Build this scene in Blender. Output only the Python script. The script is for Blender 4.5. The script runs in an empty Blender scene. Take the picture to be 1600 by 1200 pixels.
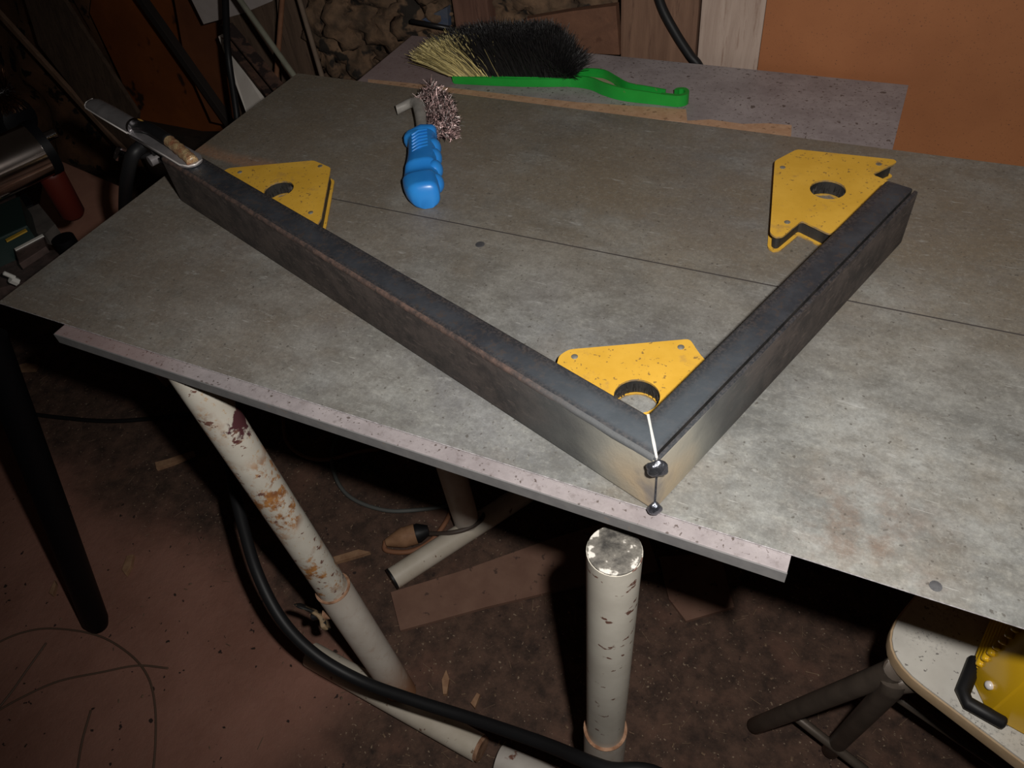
import bpy, bmesh, math, random
from mathutils import Vector, Matrix, noise
from mathutils.geometry import tessellate_polygon
random.seed(7)
SC = bpy.context.scene
COL = SC.collection
# ------------------------------------------------------------------ camera, world, light, exposure
T = 0.79                                   # height of the sheet metal table top above the floor
CAM = Vector((0, 0, 1.27))
RM = Matrix(((0.90148549, -0.24802889, 0.35469082),
             (0.42178785, 0.68721903, -0.59146007),
             (-0.0970511, 0.68279695, 0.72413356)))
FPX = 1188.0
cd = bpy.data.cameras.new('camera'); cam = bpy.data.objects.new('camera', cd); COL.objects.link(cam)
cd.sensor_width = 36; cd.lens = FPX / 1600 * 36; cd.clip_start = 0.02; cd.clip_end = 50
cam.matrix_world = Matrix.Translation(CAM) @ RM.to_4x4()
SC.camera = cam
W = bpy.data.worlds.new('world'); SC.world = W; W.use_nodes = True
W.node_tree.nodes['Background'].inputs[0].default_value = (1.0, 0.82, 0.66, 1)
W.node_tree.nodes['Background'].inputs[1].default_value = 0.006
# the camera's own flash, beside and above the lens
fl = bpy.data.lights.new('flash', 'SPOT'); flo = bpy.data.objects.new('flash', fl); COL.objects.link(flo)
fl.energy = 27; fl.color = (1.0, 0.955, 0.90); fl.shadow_soft_size = 0.011
fl.spot_size = math.radians(112); fl.spot_blend = 0.9
flo.matrix_world = Matrix.Translation(CAM + RM @ Vector((0.060, 0.043, 0))) @ (RM @ Matrix.Rotation(math.radians(-4), 3, 'Y')).to_4x4()
vs = SC.view_settings
SC.display_settings.display_device = 'sRGB'
vs.view_transform = 'Standard'; vs.look = 'None'; vs.gamma = 1; vs.use_curve_mapping = False
vs.exposure = 0.0

# ------------------------------------------------------------------ measuring helpers (photo point -> point of a world plane)
def _ray(x, y): return RM @ Vector(((x - 800) / FPX, (600 - y) / FPX, -1))
def at(x, y, z=T):
    d = _ray(x, y); return CAM + d * ((z - CAM.z) / d.z)
def aty(x, y, Y):
    d = _ray(x, y); return CAM + d * ((Y - CAM.y) / d.y)

# ------------------------------------------------------------------ node helpers
class NT:
    def __init__(s, name, base=(.5, .5, .5), rough=.6, metal=0, spec=.5):
        s.m = bpy.data.materials.new(name); s.m.use_nodes = True
        s.t = s.m.node_tree; s.b = s.t.nodes['Principled BSDF']
        s.b.inputs['Base Color'].default_value = (*base, 1)
        s.b.inputs['Roughness'].default_value = rough
        s.b.inputs['Metallic'].default_value = metal
        s.b.inputs['Specular IOR Level'].default_value = spec
        s.co = s.t.nodes.new('ShaderNodeTexCoord')
    def n(s, typ): return s.t.nodes.new(typ)
    def l(s, a, b): s.t.links.new(a, b)
    def coords(s, scale=(1, 1, 1), rot=(0, 0, 0), loc=(0, 0, 0)):
        mp = s.n('ShaderNodeMapping'); s.l(s.co.outputs['Object'], mp.inputs[0])
        mp.inputs['Scale'].default_value = scale; mp.inputs['Rotation'].default_value = rot; mp.inputs['Location'].default_value = loc
        return mp.outputs[0]
    def noise(s, scale, detail=4, rough=.55, vec=None, dist=0):
        q = s.n('ShaderNodeTexNoise'); q.inputs['Scale'].default_value = scale; q.inputs['Detail'].default_value = detail
        q.inputs['Roughness'].default_value = rough; q.inputs['Distortion'].default_value = dist
        s.l(vec if vec is not None else s.co.outputs['Object'], q.inputs['Vector'])
        return q.outputs['Fac']
    def vor(s, scale, vec=None):
        q = s.n('ShaderNodeTexVoronoi'); q.inputs['Scale'].default_value = scale
        s.l(vec if vec is not None else s.co.outputs['Object'], q.inputs['Vector'])
        return q.outputs['Distance']
    def ramp(s, fac, lo, hi, a=0., b=1.):
        q = s.n('ShaderNodeMapRange'); q.interpolation_type = 'SMOOTHSTEP'
        q.inputs['From Min'].default_value = lo; q.inputs['From Max'].default_value = hi
        q.inputs['To Min'].default_value = a; q.inputs['To Max'].default_value = b
        s.l(fac, q.inputs['Value']); return q.outputs['Result']
    def math(s, op, a, b=None):
        q = s.n('ShaderNodeMath'); q.operation = op
        for i, v in enumerate((a, b)):
            if v is None: continue
            if isinstance(v, (int, float)): q.inputs[i].default_value = v
            else: s.l(v, q.inputs[i])
        return q.outputs[0]
    def mix(s, fac, a, b, mode='MIX'):
        q = s.n('ShaderNodeMix'); q.data_type = 'RGBA'; q.blend_type = mode
        if isinstance(fac, (int, float)): q.inputs[0].default_value = fac
        else: s.l(fac, q.inputs[0])
        for i, v in ((6, a), (7, b)):
            if isinstance(v, tuple): q.inputs[i].default_value = (*v, 1)
            else: s.l(v, q.inputs[i])
        return q.outputs[2]
    def color(s, c): s.l(c, s.b.inputs['Base Color']); return s
    def rough(s, r): s.l(r, s.b.inputs['Roughness']); return s
    def metal(s, r): s.l(r, s.b.inputs['Metallic']); return s
    def bump(s, h, strength=.3, dist=.002):
        q = s.n('ShaderNodeBump'); q.inputs['Strength'].default_value = strength; q.inputs['Distance'].default_value = dist
        s.l(h, q.inputs['Height']); s.l(q.outputs[0], s.b.inputs['Normal']); return s
    def axis(s, i):
        q = s.n('ShaderNodeSeparateXYZ'); s.l(s.co.outputs['Object'], q.inputs[0]); return q.outputs[i]
    def dist_to(s, p):
        q = s.n('ShaderNodeVectorMath'); q.operation = 'DISTANCE'; s.l(s.co.outputs['Object'], q.inputs[0]); q.inputs[1].default_value = p
        return q.outputs['Value']

def mottled(name, a, b, scale=20, rough=.6, metal=0, spots=None, spot_scale=60, spot_t=.64, bump=0, spec=.4, detail=5, stretch=None):
    N = NT(name, a, rough, metal, spec)
    v = N.coords(stretch) if stretch else None
    c = N.mix(N.ramp(N.noise(scale, detail, .6, v), .3, .7), a, b)
    if spots: c = N.mix(N.ramp(N.noise(spot_scale, 3, .6), spot_t, spot_t + .06), c, spots)
    N.color(c)
    if bump: N.bump(N.noise(scale * 4, 4, .6, v), bump, .002)
    return N.m

# ---- materials
def make_sheet():
    N = NT('galvanised_sheet', rough=.5, metal=.0, spec=.5)
    v = N.coords((1, 1.5, 1), (0, 0, .2))
    c = N.mix(N.ramp(N.noise(8, 10, .72, v), .34, .66), (.140, .142, .136), (.318, .324, .312))
    c = N.mix(N.ramp(N.noise(34, 8, .75, v), .46, .66, 0, .55), c, (.100, .096, .088))
    c = N.mix(N.ramp(N.noise(70, 8, .75, N.coords((1, 1.8, 1), (0, 0, -.3))), .50, .72, 0, .45), c, (.37, .37, .335))
    c = N.mix(N.ramp(N.noise(5, 6, .65, N.coords((1, 1, 1), (0, 0, 0), (3, 1, 0))), .46, .68, 0, .55), c, (.195, .150, .098))   # brown film
    c = N.mix(N.ramp(N.noise(4, 5, .65, N.coords((1, 1, 1), (0, 0, 0), (8, 5, 0))), .50, .66, 0, .35), c, (.175, .180, .205))   # violet grey film
    c = N.mix(N.math('MULTIPLY', N.ramp(N.axis(0), -.15, -.75, 0, .75), N.ramp(N.noise(9, 6, .7), .20, .60)), c, (.185, .142, .108))
    c = N.mix(N.math('MULTIPLY', N.ramp(N.axis(1), .42, .68, 0, .8), N.ramp(N.noise(7, 6, .7, N.coords((1, 1.4, 1), (0, 0, 0), (6, 0, 0))), .20, .62)), c, (.190, .152, .108))
    # rust coloured streak at the rear left, heat stain near the front right
    ln = N.math('ADD', N.math('ADD', N.axis(1), N.math('MULTIPLY', N.axis(0), .12)), N.math('MULTIPLY', N.noise(12, 4, .6), .03))
    st_ = N.math('MULTIPLY', N.math('MULTIPLY', N.ramp(ln, STL - .010, STL), N.ramp(ln, STL + .022, STL + .004)), N.ramp(N.axis(0), -.60, -.68))
    c = N.mix(N.math('MULTIPLY', st_, .8), c, (.36, .20, .12))
    h = N.math('MULTIPLY', N.ramp(N.dist_to((.060, .345, T)), .085, .0), N.ramp(N.noise(45, 6, .65), .35, .65))
    c = N.mix(N.math('MULTIPLY', h, .75), c, (.17, .115, .085))
    # welding spatter, light scuffs, fine scratches
    c = N.mix(N.ramp(N.noise(210, 2, .5), .66, .73, 0, .7), c, (.065, .055, .046))
    c = N.mix(N.ramp(N.noise(260, 6, .8), .40, .62, .32, 0), c, (.09, .086, .078))
    c = N.mix(N.ramp(N.noise(260, 6, .8, N.coords((1, 1, 1), (0, 0, 0), (2, 2, 2))), .50, .70, 0, .3), c, (.38, .375, .34))
    c = N.mix(N.ramp(N.noise(110, 3, .6, N.coords((1, 1, 1), (0, 0, 0), (1, 9, 0))), .71, .78, 0, .5), c, (.075, .062, .052))
    c = N.mix(N.ramp(N.noise(22, 7, .72, N.coords((1.6, 5, 1), (0, 0, .25), (4, 0, 0))), .60, .74, 0, .5), c, (.45, .455, .44))
    c = N.mix(N.ramp(N.noise(20, 2, .5, N.coords((3, 30, 1), (0, 0, -.55), (0, 7, 0))), .71, .76, 0, .5), c, (.50, .50, .48))
    c = N.mix(N.ramp(N.noise(16, 2, .5, N.coords((2, 40, 1), (0, 0, .9), (5, 2, 0))), .72, .76, 0, .4), c, (.50, .50, .48))
    N.color(c)
    N.rough(N.ramp(N.noise(30, 4, .6), .3, .7, .42, .62))
    N.bump(N.noise(60, 6, .65), .15, .001)
    return N.m
STL = at(330, 236).y + .12 * at(330, 236).x + .012
MSHEET = make_sheet()

def make_mill(name, wdir, rusty):
    N = NT(name, rough=.42, metal=.35, spec=.5)
    c = N.mix(N.ramp(N.noise(35, 5, .6), .3, .7), (.040, .043, .052), (.066, .072, .085))
    c = N.mix(N.ramp(N.noise(120, 4, .7), .50, .66, 0, .7 if rusty else .35), c, (.080, .062, .055))
    d = N.dist_to((-.0809, .3106, T + .035))
    wob = N.math('ADD', d, N.math('MULTIPLY', N.noise(24, 3, .5), .05))
    gx = N.n('ShaderNodeNewGeometry'); sz = N.n('ShaderNodeSeparateXYZ'); N.l(gx.outputs['Normal'], sz.inputs[0])
    side = N.ramp(sz.outputs[2], .85, .3, 0, 1)               # the upright outer faces were ground clean at the joint
    c = N.mix(N.ramp(wob, .22, .06, 0, .75), c, (.115, .135, .155))
    vd = N.n('ShaderNodeVectorMath'); vd.operation = 'DOT_PRODUCT'; N.l(N.co.outputs['Object'], vd.inputs[0]); vd.inputs[1].default_value = wdir
    w_ = N.math('SUBTRACT', vd.outputs['Value'], wdir[0] * -.0809 + wdir[1] * .3106)
    grain = N.mix(N.ramp(N.noise(420, 4, .7), .40, .64), (.024, .022, .024), (.105, .088, .082))
    c = N.mix(N.math('MULTIPLY', N.ramp(w_, .018, .027), .55), c, grain)
    c = N.mix(N.math('MULTIPLY', N.ramp(w_, .009, .004), .55), c, grain)
    N.color(c)
    N.rough(N.ramp(N.noise(60, 4, .6), .3, .7, .36, .55))
    N.bump(N.noise(150, 4, .7), .22, .001)
    return N.m
_th = -.31942
MBAR = make_mill('mill_scale_steel', (-math.sin(_th), math.cos(_th), 0), True)
MBAR2 = make_mill('mill_scale_steel_short', (-math.cos(_th), -math.sin(_th), 0), True)
MRIDGE = mottled('rusty_ridge', (.075, .055, .048), (.135, .085, .070), 120, .75, .1, bump=.4)
MDARKFACE = mottled('brown_black_scale', (.030, .026, .026), (.060, .048, .044), 45, .65, .15, (.095, .070, .058), 90, .60, .35)
MBRIGHT = NT('bright_cut_steel', (.80, .79, .75), .35, .25).m
MWELD = mottled('weld_metal', (.10, .11, .14), (.24, .25, .28), 90, .28, .9, bump=.5)
def make_yellow():
    N = NT('yellow_magnet_paint', rough=.45, spec=.4)
    c = N.mix(N.ramp(N.noise(25, 4, .6), .3, .7), (.66, .375, .042), (.75, .44, .06))
    c = N.mix(N.ramp(N.noise(55, 5, .65), .56, .72, 0, .55), c, (.42, .25, .08))
    c = N.mix(N.ramp(N.noise(260, 2, .5), .64, .72, 0, .75), c, (.16, .10, .05))
    c = N.mix(N.ramp(N.noise(16, 3, .6, N.coords((2, 9, 1), (0, 0, .9))), .68, .74, 0, .45), c, (.30, .20, .10))
    return N.color(c).m
MYEL = make_yellow()
MRIM = mottled('worn_plate_edge', (.50, .29, .04), (.20, .15, .10), 110, .5)
MCORE = mottled('black_magnet_core', (.012, .012, .012), (.035, .032, .030), 60, .6, stretch=(1, 1, .1))
MFUZZ = mottled('iron_filings', (.05, .045, .045), (.16, .145, .135), 200, .5, .5)
MRIVET = mottled('rivet_steel', (.34, .34, .31), (.22, .19, .13), 200, .4, .5)
def make_mel():
    N = NT('lilac_melamine', rough=.5, spec=.4)
    c = N.mix(N.ramp(N.noise(20, 8, .7), .3, .7), (.240, .212, .218), (.345, .312, .318))
    c = N.mix(N.ramp(N.noise(150, 3, .6), .54, .72, 0, .5), c, (.15, .125, .12))
    c = N.mix(N.ramp(N.noise(230, 2, .5), .63, .70, 0, .9), c, (.085, .065, .058))
    c = N.mix(N.ramp(N.noise(95, 2, .5), .68, .72, 0, .8), c, (.07, .052, .046))
    c = N.mix(N.ramp(N.axis(0), -.50, -.62, 0, .45), c, (.24, .135, .12))
    return N.color(c).m
MMEL = make_mel()
MEDGE = mottled('melamine_edge_band', (.145, .142, .145), (.185, .18, .18), 60, .55, 0, (.20, .17, .15), 90, .66)
MCHIP = mottled('bare_chipboard', (.42, .245, .145), (.50, .315, .20), 120, .8, 0, (.28, .17, .10), 140, .60)
def make_pipe():
    N = NT('cream_pipe_paint', rough=.38, spec=.5)
    c = N.mix(N.ramp(N.noise(14, 5, .6), .3, .7), (.52, .485, .42), (.64, .605, .53))
    sp_ = N.ramp(N.axis(0), -.30, -.40)          # the left leg is the rusty one
    r = N.math('MULTIPLY', N.math('MULTIPLY', N.ramp(N.noise(40, 7, .72), .48, .58), N.ramp(N.noise(9, 3, .5), .40, .56)), sp_)
    c = N.mix(N.math('MULTIPLY', N.ramp(N.noise(130, 3, .6), .60, .70, 0, .6), sp_), c, (.46, .27, .12))
    c = N.mix(r, c, N.mix(N.ramp(N.noise(90, 4, .6), .35, .65), (.22, .085, .03), (.42, .19, .055)))
    c = N.mix(N.ramp(N.noise(55, 4, .6, N.coords((1, 1, 1.6), (.3, .2, 0))), .628, .655), c, (.17, .085, .065))
    pd = N.math('ADD', N.dist_to(tuple(PATCH)), N.math('MULTIPLY', N.noise(45, 5, .65), .05))
    c = N.mix(N.ramp(pd, .045, .041), c, (.085, .030, .035))
    N.color(c); N.rough(N.math('ADD', N.math('MULTIPLY', r, .35), .36)); return N.m
PATCH = at(366, 655, .69)
MPIPE = make_pipe()
def make_pipe2():
    N = NT('grey_cream_pipe_paint', rough=.5, spec=.4)
    c = N.mix(N.ramp(N.noise(14, 5, .6), .3, .7), (.54, .475, .41), (.64, .585, .52))
    c = N.mix(N.ramp(N.noise(60, 6, .7), .52, .74, 0, .5), c, (.42, .27, .18))
    c = N.mix(N.math('MULTIPLY', N.math('MULTIPLY', N.ramp(N.axis(2), .18, .03), N.ramp(N.axis(1), .45, .40)), N.ramp(N.noise(18, 4, .6), .25, .55)), c, (.33, .16, .085))
    return N.color(c).m
MPIPE2 = make_pipe2()
MFOOT = mottled('cream_foot_paint', (.55, .49, .40), (.64, .58, .49), 18, .5, 0, (.24, .16, .11), 70, .64)
MRUST = mottled('rust', (.20, .095, .05), (.42, .25, .16), 80, .85)
MCAP = mottled('dusty_black_cap', (.030, .028, .026), (.21, .195, .17), 75, .7, 0, (.66, .63, .58), 75, .575, .5, detail=7)
MBLK = NT('black_rubber', (.010, .010, .011), .50, 0, .30).m
MBLKP = NT('black_paint', (.004, .004, .005), .5, 0, .15).m
MDARK = NT('dark_metal', (.022, .021, .022), .4, .4).m
def make_floor():
    N = NT('earth_floor', rough=.9, spec=.2)
    c = N.mix(N.ramp(N.noise(5, 7, .62), .3, .7), (.27, .130, .095), (.36, .182, .137))
    c = N.mix(N.ramp(N.noise(60, 5, .7), .45, .75, 0, .35), c, (.34, .19, .145))
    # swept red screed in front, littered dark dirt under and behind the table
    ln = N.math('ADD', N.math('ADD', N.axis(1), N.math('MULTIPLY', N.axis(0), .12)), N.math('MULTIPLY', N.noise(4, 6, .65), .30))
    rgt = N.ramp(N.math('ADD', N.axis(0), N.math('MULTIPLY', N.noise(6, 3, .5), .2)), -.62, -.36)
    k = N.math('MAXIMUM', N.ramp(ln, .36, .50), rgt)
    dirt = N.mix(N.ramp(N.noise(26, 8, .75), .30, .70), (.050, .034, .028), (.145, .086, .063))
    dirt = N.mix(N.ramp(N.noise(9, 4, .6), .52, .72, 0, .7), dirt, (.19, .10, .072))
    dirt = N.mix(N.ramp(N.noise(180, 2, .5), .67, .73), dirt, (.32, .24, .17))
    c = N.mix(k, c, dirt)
    c = N.mix(N.ramp(N.noise(75, 2, .5), .70, .74), c, (.045, .030, .026))
    N.color(c); N.bump(N.noise(70, 7, .7), .55, .004)
    return N.m
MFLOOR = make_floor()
MSTONE = mottled('earthy_stone', (.060, .040, .026), (.185, .112, .066), 26, .95, 0, (.022, .017, .013), 20, .56, 1.0, detail=10)
MEARTH = mottled('dark_earth_wall', (.10, .052, .028), (.22, .105, .050), 9, .95, 0, (.018, .013, .010), 16, .56, .9, detail=8)
def wood(name, a, b, dark, axis_scale=(6, 6, .6), rough=.8, rot=(0, 0, 0)):
    N = NT(name, rough=rough, spec=.25)
    v = N.coords(axis_scale, rot)
    c = N.mix(N.ramp(N.noise(9, 7, .65, v, .6), .3, .7), a, b)
    c = N.mix(N.ramp(N.noise(22, 5, .7, v), .55, .72, 0, .7), c, dark)
    N.color(c); N.bump(N.noise(26, 5, .7, v), .4, .002); return N.m
MPALE = wood('pale_grey_wood', (.33, .245, .20), (.43, .335, .28), (.20, .12, .085))
MPOST = wood('brown_post_wood', (.135, .075, .050), (.205, .118, .078), (.07, .036, .026))
MREDW = wood('red_brown_wood', (.120, .058, .036), (.165, .080, .048), (.08, .036, .022), (3, 6, 3))
MHARD = mottled('brown_hardboard', (.270, .098, .036), (.335, .128, .048), 5, .7, 0, (.135, .055, .026), 420, .63, .25, detail=9)
MDKW = wood('dark_plank_wood', (.085, .056, .040), (.150, .098, .068), (.035, .024, .018))
MSLAT = wood('slat_wood', (.26, .155, .10), (.34, .21, .145), (.15, .09, .06))
MORANGE = mottled('orange_brown_panel', (.20, .055, .012), (.36, .10, .018), 4, .7, 0, (.04, .016, .008), 9, .60, .1, detail=5)
MGSTICK = mottled('grey_green_stick', (.20, .20, .155), (.26, .255, .20), 30, .6)
MWHITEB = mottled('dirty_white_board', (.72, .66, .60), (.80, .75, .69), 20, .6, 0, (.30, .17, .10), 30, .64)
MRSTEEL = mottled('rusty_channel_steel', (.085, .050, .040), (.16, .085, .058), 40, .8, .1, (.035, .022, .020), 30, .52, .5)
MGREEN = mottled('green_plastic', (.012, .260, .030), (.016, .32, .040), 20, .35, 0, (.13, .20, .06), 60, .66)
MDUST = mottled('sandy_dust', (.30, .24, .155), (.40, .32, .22), 60, .9)
MBLUE = mottled('blue_plastic', (.020, .220, .680), (.030, .270, .74), 20, .32, 0, (.10, .17, .33), 40, .68, spec=.5)
MHOLD = mottled('grey_holder_metal', (.26, .245, .225), (.38, .36, .33), 60, .42, .2)
MCHROME = NT('chrome', (.55, .52, .55), .12, 1).m
MCLAMP = mottled('plated_steel', (.26, .245, .25), (.40, .38, .39), 30, .30, .45)
MRIMS = NT('pale_metal_glint', (.85, .80, .78), .3, .2).m  # glints of the clamp edges and welder screw put into a pale colour
MCOPPER = mottled('copper_braid', (.50, .22, .12), (.85, .66, .36), 160, .35, .45, (.9, .85, .75), 120, .62, .6)
MREDH = NT('dark_red_handle', (.085, .009, .004), .55).m
MGBOX = NT('dark_green_enamel', (.014, .030, .027), .35).m
MIRON = mottled('dark_cast_iron', (.05, .038, .034), (.115, .078, .07), 50, .55, .3)
def make_lami():
    N = NT('grimy_white_laminate', rough=.5, spec=.4)
    c = N.mix(N.ramp(N.noise(12, 4, .6), .3, .7), (.46, .44, .40), (.58, .56, .51))
    g = N.math('MULTIPLY', N.ramp(N.noise(260, 8, .85), .50, .66), N.ramp(N.noise(11, 4, .6), .42, .62))
    c = N.mix(g, c, (.045, .042, .048))
    c = N.mix(N.ramp(N.noise(220, 2, .5), .66, .72, 0, .8), c, (.09, .08, .075))
    return N.color(c).m
MLAMI = make_lami()
MPLY = mottled('tan_edge_band', (.36, .25, .145), (.44, .32, .20), 40, .5)
MLEGT = mottled('brown_grey_tube_paint', (.085, .068, .055), (.120, .095, .076), 30, .45, .2, (.3, .28, .25), 260, .70)
MWELDY = NT('yellow_welder_plastic', (.68, .40, .012), .22, 0, .5).m
MGREYC = NT('grey_cord', (.11, .115, .11), .6).m
MBRNC = NT('brown_cord', (.26, .115, .060), .65).m
MDBRN = NT('dark_brown_cord', (.075, .055, .045), .6).m
MPLUG = mottled('tan_rubber_plug', (.26, .135, .072), (.34, .185, .10), 60, .7)
MWIRE = NT('dull_wire', (.12, .075, .052), .6).m
MCARD = mottled('dirty_hardboard_strip', (.195, .105, .075), (.245, .140, .10), 18, .9, 0, (.11, .065, .05), 60, .64)
MCHIPW = mottled('wood_splinter', (.28, .15, .085), (.40, .24, .14), 60, .85)
MBLUEG = mottled('blue_grey_plastic', (.04, .07, .14), (.12, .12, .125), 25, .5)

# ------------------------------------------------------------------ mesh helpers
def link(name, bm, mat, parent=None, smooth=False, auto=None):
    me = bpy.data.meshes.new(name); bm.normal_update(); bm.to_mesh(me); bm.free()
    mats = mat if isinstance(mat, (list, tuple)) else [mat]
    for m in mats: me.materials.append(m)
    if smooth:
        for p in me.polygons: p.use_smooth = True
    if auto is not None:
        me.set_sharp_from_angle(angle=math.radians(auto))
    o = bpy.data.objects.new(name, me); COL.objects.link(o)
    if parent is not None:
        o.parent = parent; o.matrix_parent_inverse = Matrix.Translation(-ROOTLOC[parent.name]) if parent.name in ROOTLOC else Matrix.Identity(4)
    return o
ROOTLOC = {}
def thing(name, label, cat, loc=(0, 0, 0), group=None):
    o = bpy.data.objects.new(name, None); COL.objects.link(o); o.location = loc; o.empty_display_size = .05
    ROOTLOC[o.name] = Vector(loc)
    o['label'] = label; o['category'] = cat
    if group: o['group'] = group
    return o
def tag(o, label, cat, group=None):
    o['label'] = label; o['category'] = cat
    if group: o['group'] = group
    return o
def struct(o): o['kind'] = 'structure'; return o

def box(bm, lo, hi, bev=0, mi=0):
    vs_ = [bm.verts.new((x, y, z)) for x in (lo[0], hi[0]) for y in (lo[1], hi[1]) for z in (lo[2], hi[2])]
    idx = ((0, 1, 3, 2), (4, 6, 7, 5), (0, 4, 5, 1), (2, 3, 7, 6), (0, 2, 6, 4), (1, 5, 7, 3))
    fs = [bm.faces.new([vs_[i] for i in f]) for f in idx]
    for f in fs: f.material_index = mi
    if bev:
        es = list({e for f in fs for e in f.edges})
        bmesh.ops.bevel(bm, geom=es, offset=bev, segments=2, affect='EDGES', profile=.7)
    return bm
def prism(bm, poly, z0, z1, bev=0, mi=0):
    a = [bm.verts.new((p[0], p[1], z0)) for p in poly]; b = [bm.verts.new((p[0], p[1], z1)) for p in poly]
    n = len(poly); fs = [bm.faces.new(list(reversed(a))), bm.faces.new(b)]
    for i in range(n): fs.append(bm.faces.new((a[i], a[(i + 1) % n], b[(i + 1) % n], b[i])))
    for f in fs: f.material_index = mi
    bmesh.ops.recalc_face_normals(bm, faces=fs)
    if bev:
        es = [e for e in {e for f in fs[:2] for e in f.edges}]
        bmesh.ops.bevel(bm, geom=es, offset=bev, segments=2, affect='EDGES', profile=.7)
    return bm
def loft(bm, rings, cap=True, closed=True):
    R = [[bm.verts.new(p) for p in r] for r in rings]; n = len(R[0])
    for a, b in zip(R, R[1:]):
        for i in range(n if closed else n - 1): bm.faces.new((a[i], a[(i + 1) % n], b[(i + 1) % n], b[i]))
    if cap:
        bm.faces.new(list(reversed(R[0]))); bm.faces.new(R[-1])
    bmesh.ops.recalc_face_normals(bm, faces=bm.faces[:])
    return bm
def frame_of(d):
    d = d.normalized(); u = d.cross(Vector((0, 0, 1)))
    if u.length < .05: u = d.cross(Vector((0, 1, 0)))
    u.normalize(); return u, u.cross(d).normalized()
def tube(bm, pts, r, seg=12, cap=True, round_end=False):
    pts = [Vector(p) for p in pts]; rr = r if isinstance(r, (list, tuple)) else [r] * len(pts)
    if round_end:
        d0 = (pts[0] - pts[1]).normalized(); d1 = (pts[-1] - pts[-2]).normalized()
        pts = [pts[0] + d0 * rr[0] * .45, pts[0] + d0 * rr[0] * .3] + pts + [pts[-1] + d1 * rr[-1] * .3, pts[-1] + d1 * rr[-1] * .45]
        rr = [rr[0] * .5, rr[0] * .85] + list(rr) + [rr[-1] * .85, rr[-1] * .5]
    rings = []; u = None
    for i, p in enumerate(pts):
        d = (pts[min(i + 1, len(pts) - 1)] - pts[max(i - 1, 0)]).normalized()
        if u is None: u, w = frame_of(d)
        else:
            u = (u - d * u.dot(d)).normalized(); w = u.cross(d).normalized()
        rings.append([p + (u * math.cos(t) + w * math.sin(t)) * rr[i] for t in (2 * math.pi * k / seg for k in range(seg))])
    return loft(bm, rings, cap)
def spline(pts, n=8):
    P = [Vector(p) for p in pts]; P = [P[0] * 2 - P[1]] + P + [P[-1] * 2 - P[-2]]; out = []
    for i in range(1, len(P) - 2):
        for k in range(n):
            t = k / n; a, b, c, d = P[i - 1:i + 3]
            out.append(.5 * ((2 * b) + (c - a) * t + (2 * a - 5 * b + 4 * c - d) * t * t + (3 * b - a - 3 * c + d) * t ** 3))
    out.append(P[-2]); return out
def beam(bm, p, q, wdir, w, th, bev=0, tdir=None):
    """plank from p to q; wdir is its width direction, th its thickness"""
    p, q = Vector(p), Vector(q); d = (q - p).normalized(); wv = Vector(wdir); wv = (wv - d * wv.dot(d)).normalized(); t = d.cross(wv).normalized()
    rings = [[c + wv * a * w / 2 + t * b * th / 2 for a, b in ((-1, -1), (1, -1), (1, 1), (-1, 1))] for c in (p, q)]
    loft(bm, rings)
    if bev: bmesh.ops.bevel(bm, geom=bm.edges[:], offset=bev, segments=1, affect='EDGES')
    return bm
def disc(bm, c, axis, r, h, seg=16, dome=0.0):
    c = Vector(c); a = Vector(axis).normalized(); u, w = frame_of(a)
    def ring(rr, z): return [c + a * z + (u * math.cos(2 * math.pi * k / seg) + w * math.sin(2 * math.pi * k / seg)) * rr for k in range(seg)]
    rs = [ring(r, 0), ring(r, h)]
    if dome: rs += [ring(r * .75, h + dome * .6), ring(r * .35, h + dome)]
    return loft(bm, rs)
BM = bmesh.new

# ------------------------------------------------------------------ setting: floor and walls
bm = BM()
nx, ny = 60, 34
g = [[bm.verts.new((-3.6 + 5.6 * i / nx, -.4 + 3.0 * j / ny, .004 * noise.noise(Vector((i * .6, j * .6, 0))) - .004)) for j in range(ny + 1)] for i in range(nx + 1)]
for i in range(nx):
    for j in range(ny): bm.faces.new((g[i][j], g[i + 1][j], g[i + 1][j + 1], g[i][j + 1]))
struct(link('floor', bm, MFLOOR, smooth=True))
# rough earth and stone back wall
bm = BM(); nx, nz = 80, 44
g = []
for i in range(nx + 1):
    row = []
    for j in range(nz + 1):
        x = -3.4 + 5.2 * i / nx; z = -.05 + 2.3 * j / nz
        row.append(bm.verts.new((x, 1.56 + .10 * noise.noise(Vector((x * 3, z * 3, 1))) + .05 * noise.noise(Vector((x * 9, z * 9, 4))) - .20 * max(0, .22 - z), z)))
    g.append(row)
for i in range(nx):
    for j in range(nz): bm.faces.new((g[i][j], g[i][j + 1], g[i + 1][j + 1], g[i + 1][j]))
wall = struct(link('wall_back', bm, MEARTH, smooth=True))
# stones of the rough wall that show between the planks (behind the brush)
def blob(c, r, seed, amp=.35, sub=3, fine=0):
    bm = BM(); bmesh.ops.create_icosphere(bm, subdivisions=sub, radius=1)
    for v in bm.verts:
        n_ = v.co.copy(); k = 1 + amp * noise.noise(n_ * 1.4 + Vector((seed, 0, 0))) + amp * .5 * noise.noise(n_ * 4 + Vector((0, seed, 0))) + fine * noise.noise(n_ * 11 + Vector((seed, seed, 0)))
        v.co = Vector((c[0] + n_.x * r[0] * k, c[1] + n_.y * r[1] * k, c[2] + n_.z * r[2] * k))
    return bm
bm = BM(); nx, nz = 24, 24; g = []
for i in range(nx + 1):
    row = []
    for j in range(nz + 1):
        x = -1.06 + .60 * i / nx; z = .55 + .85 * j / nz
        row.append(bm.verts.new((x, 1.20 + .05 * noise.noise(Vector((x * 12, z * 12, 1))), z)))
    g.append(row)
for i in range(nx):
    for j in range(nz): bm.faces.new((g[i][j], g[i][j + 1], g[i + 1][j + 1], g[i + 1][j]))
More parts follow.
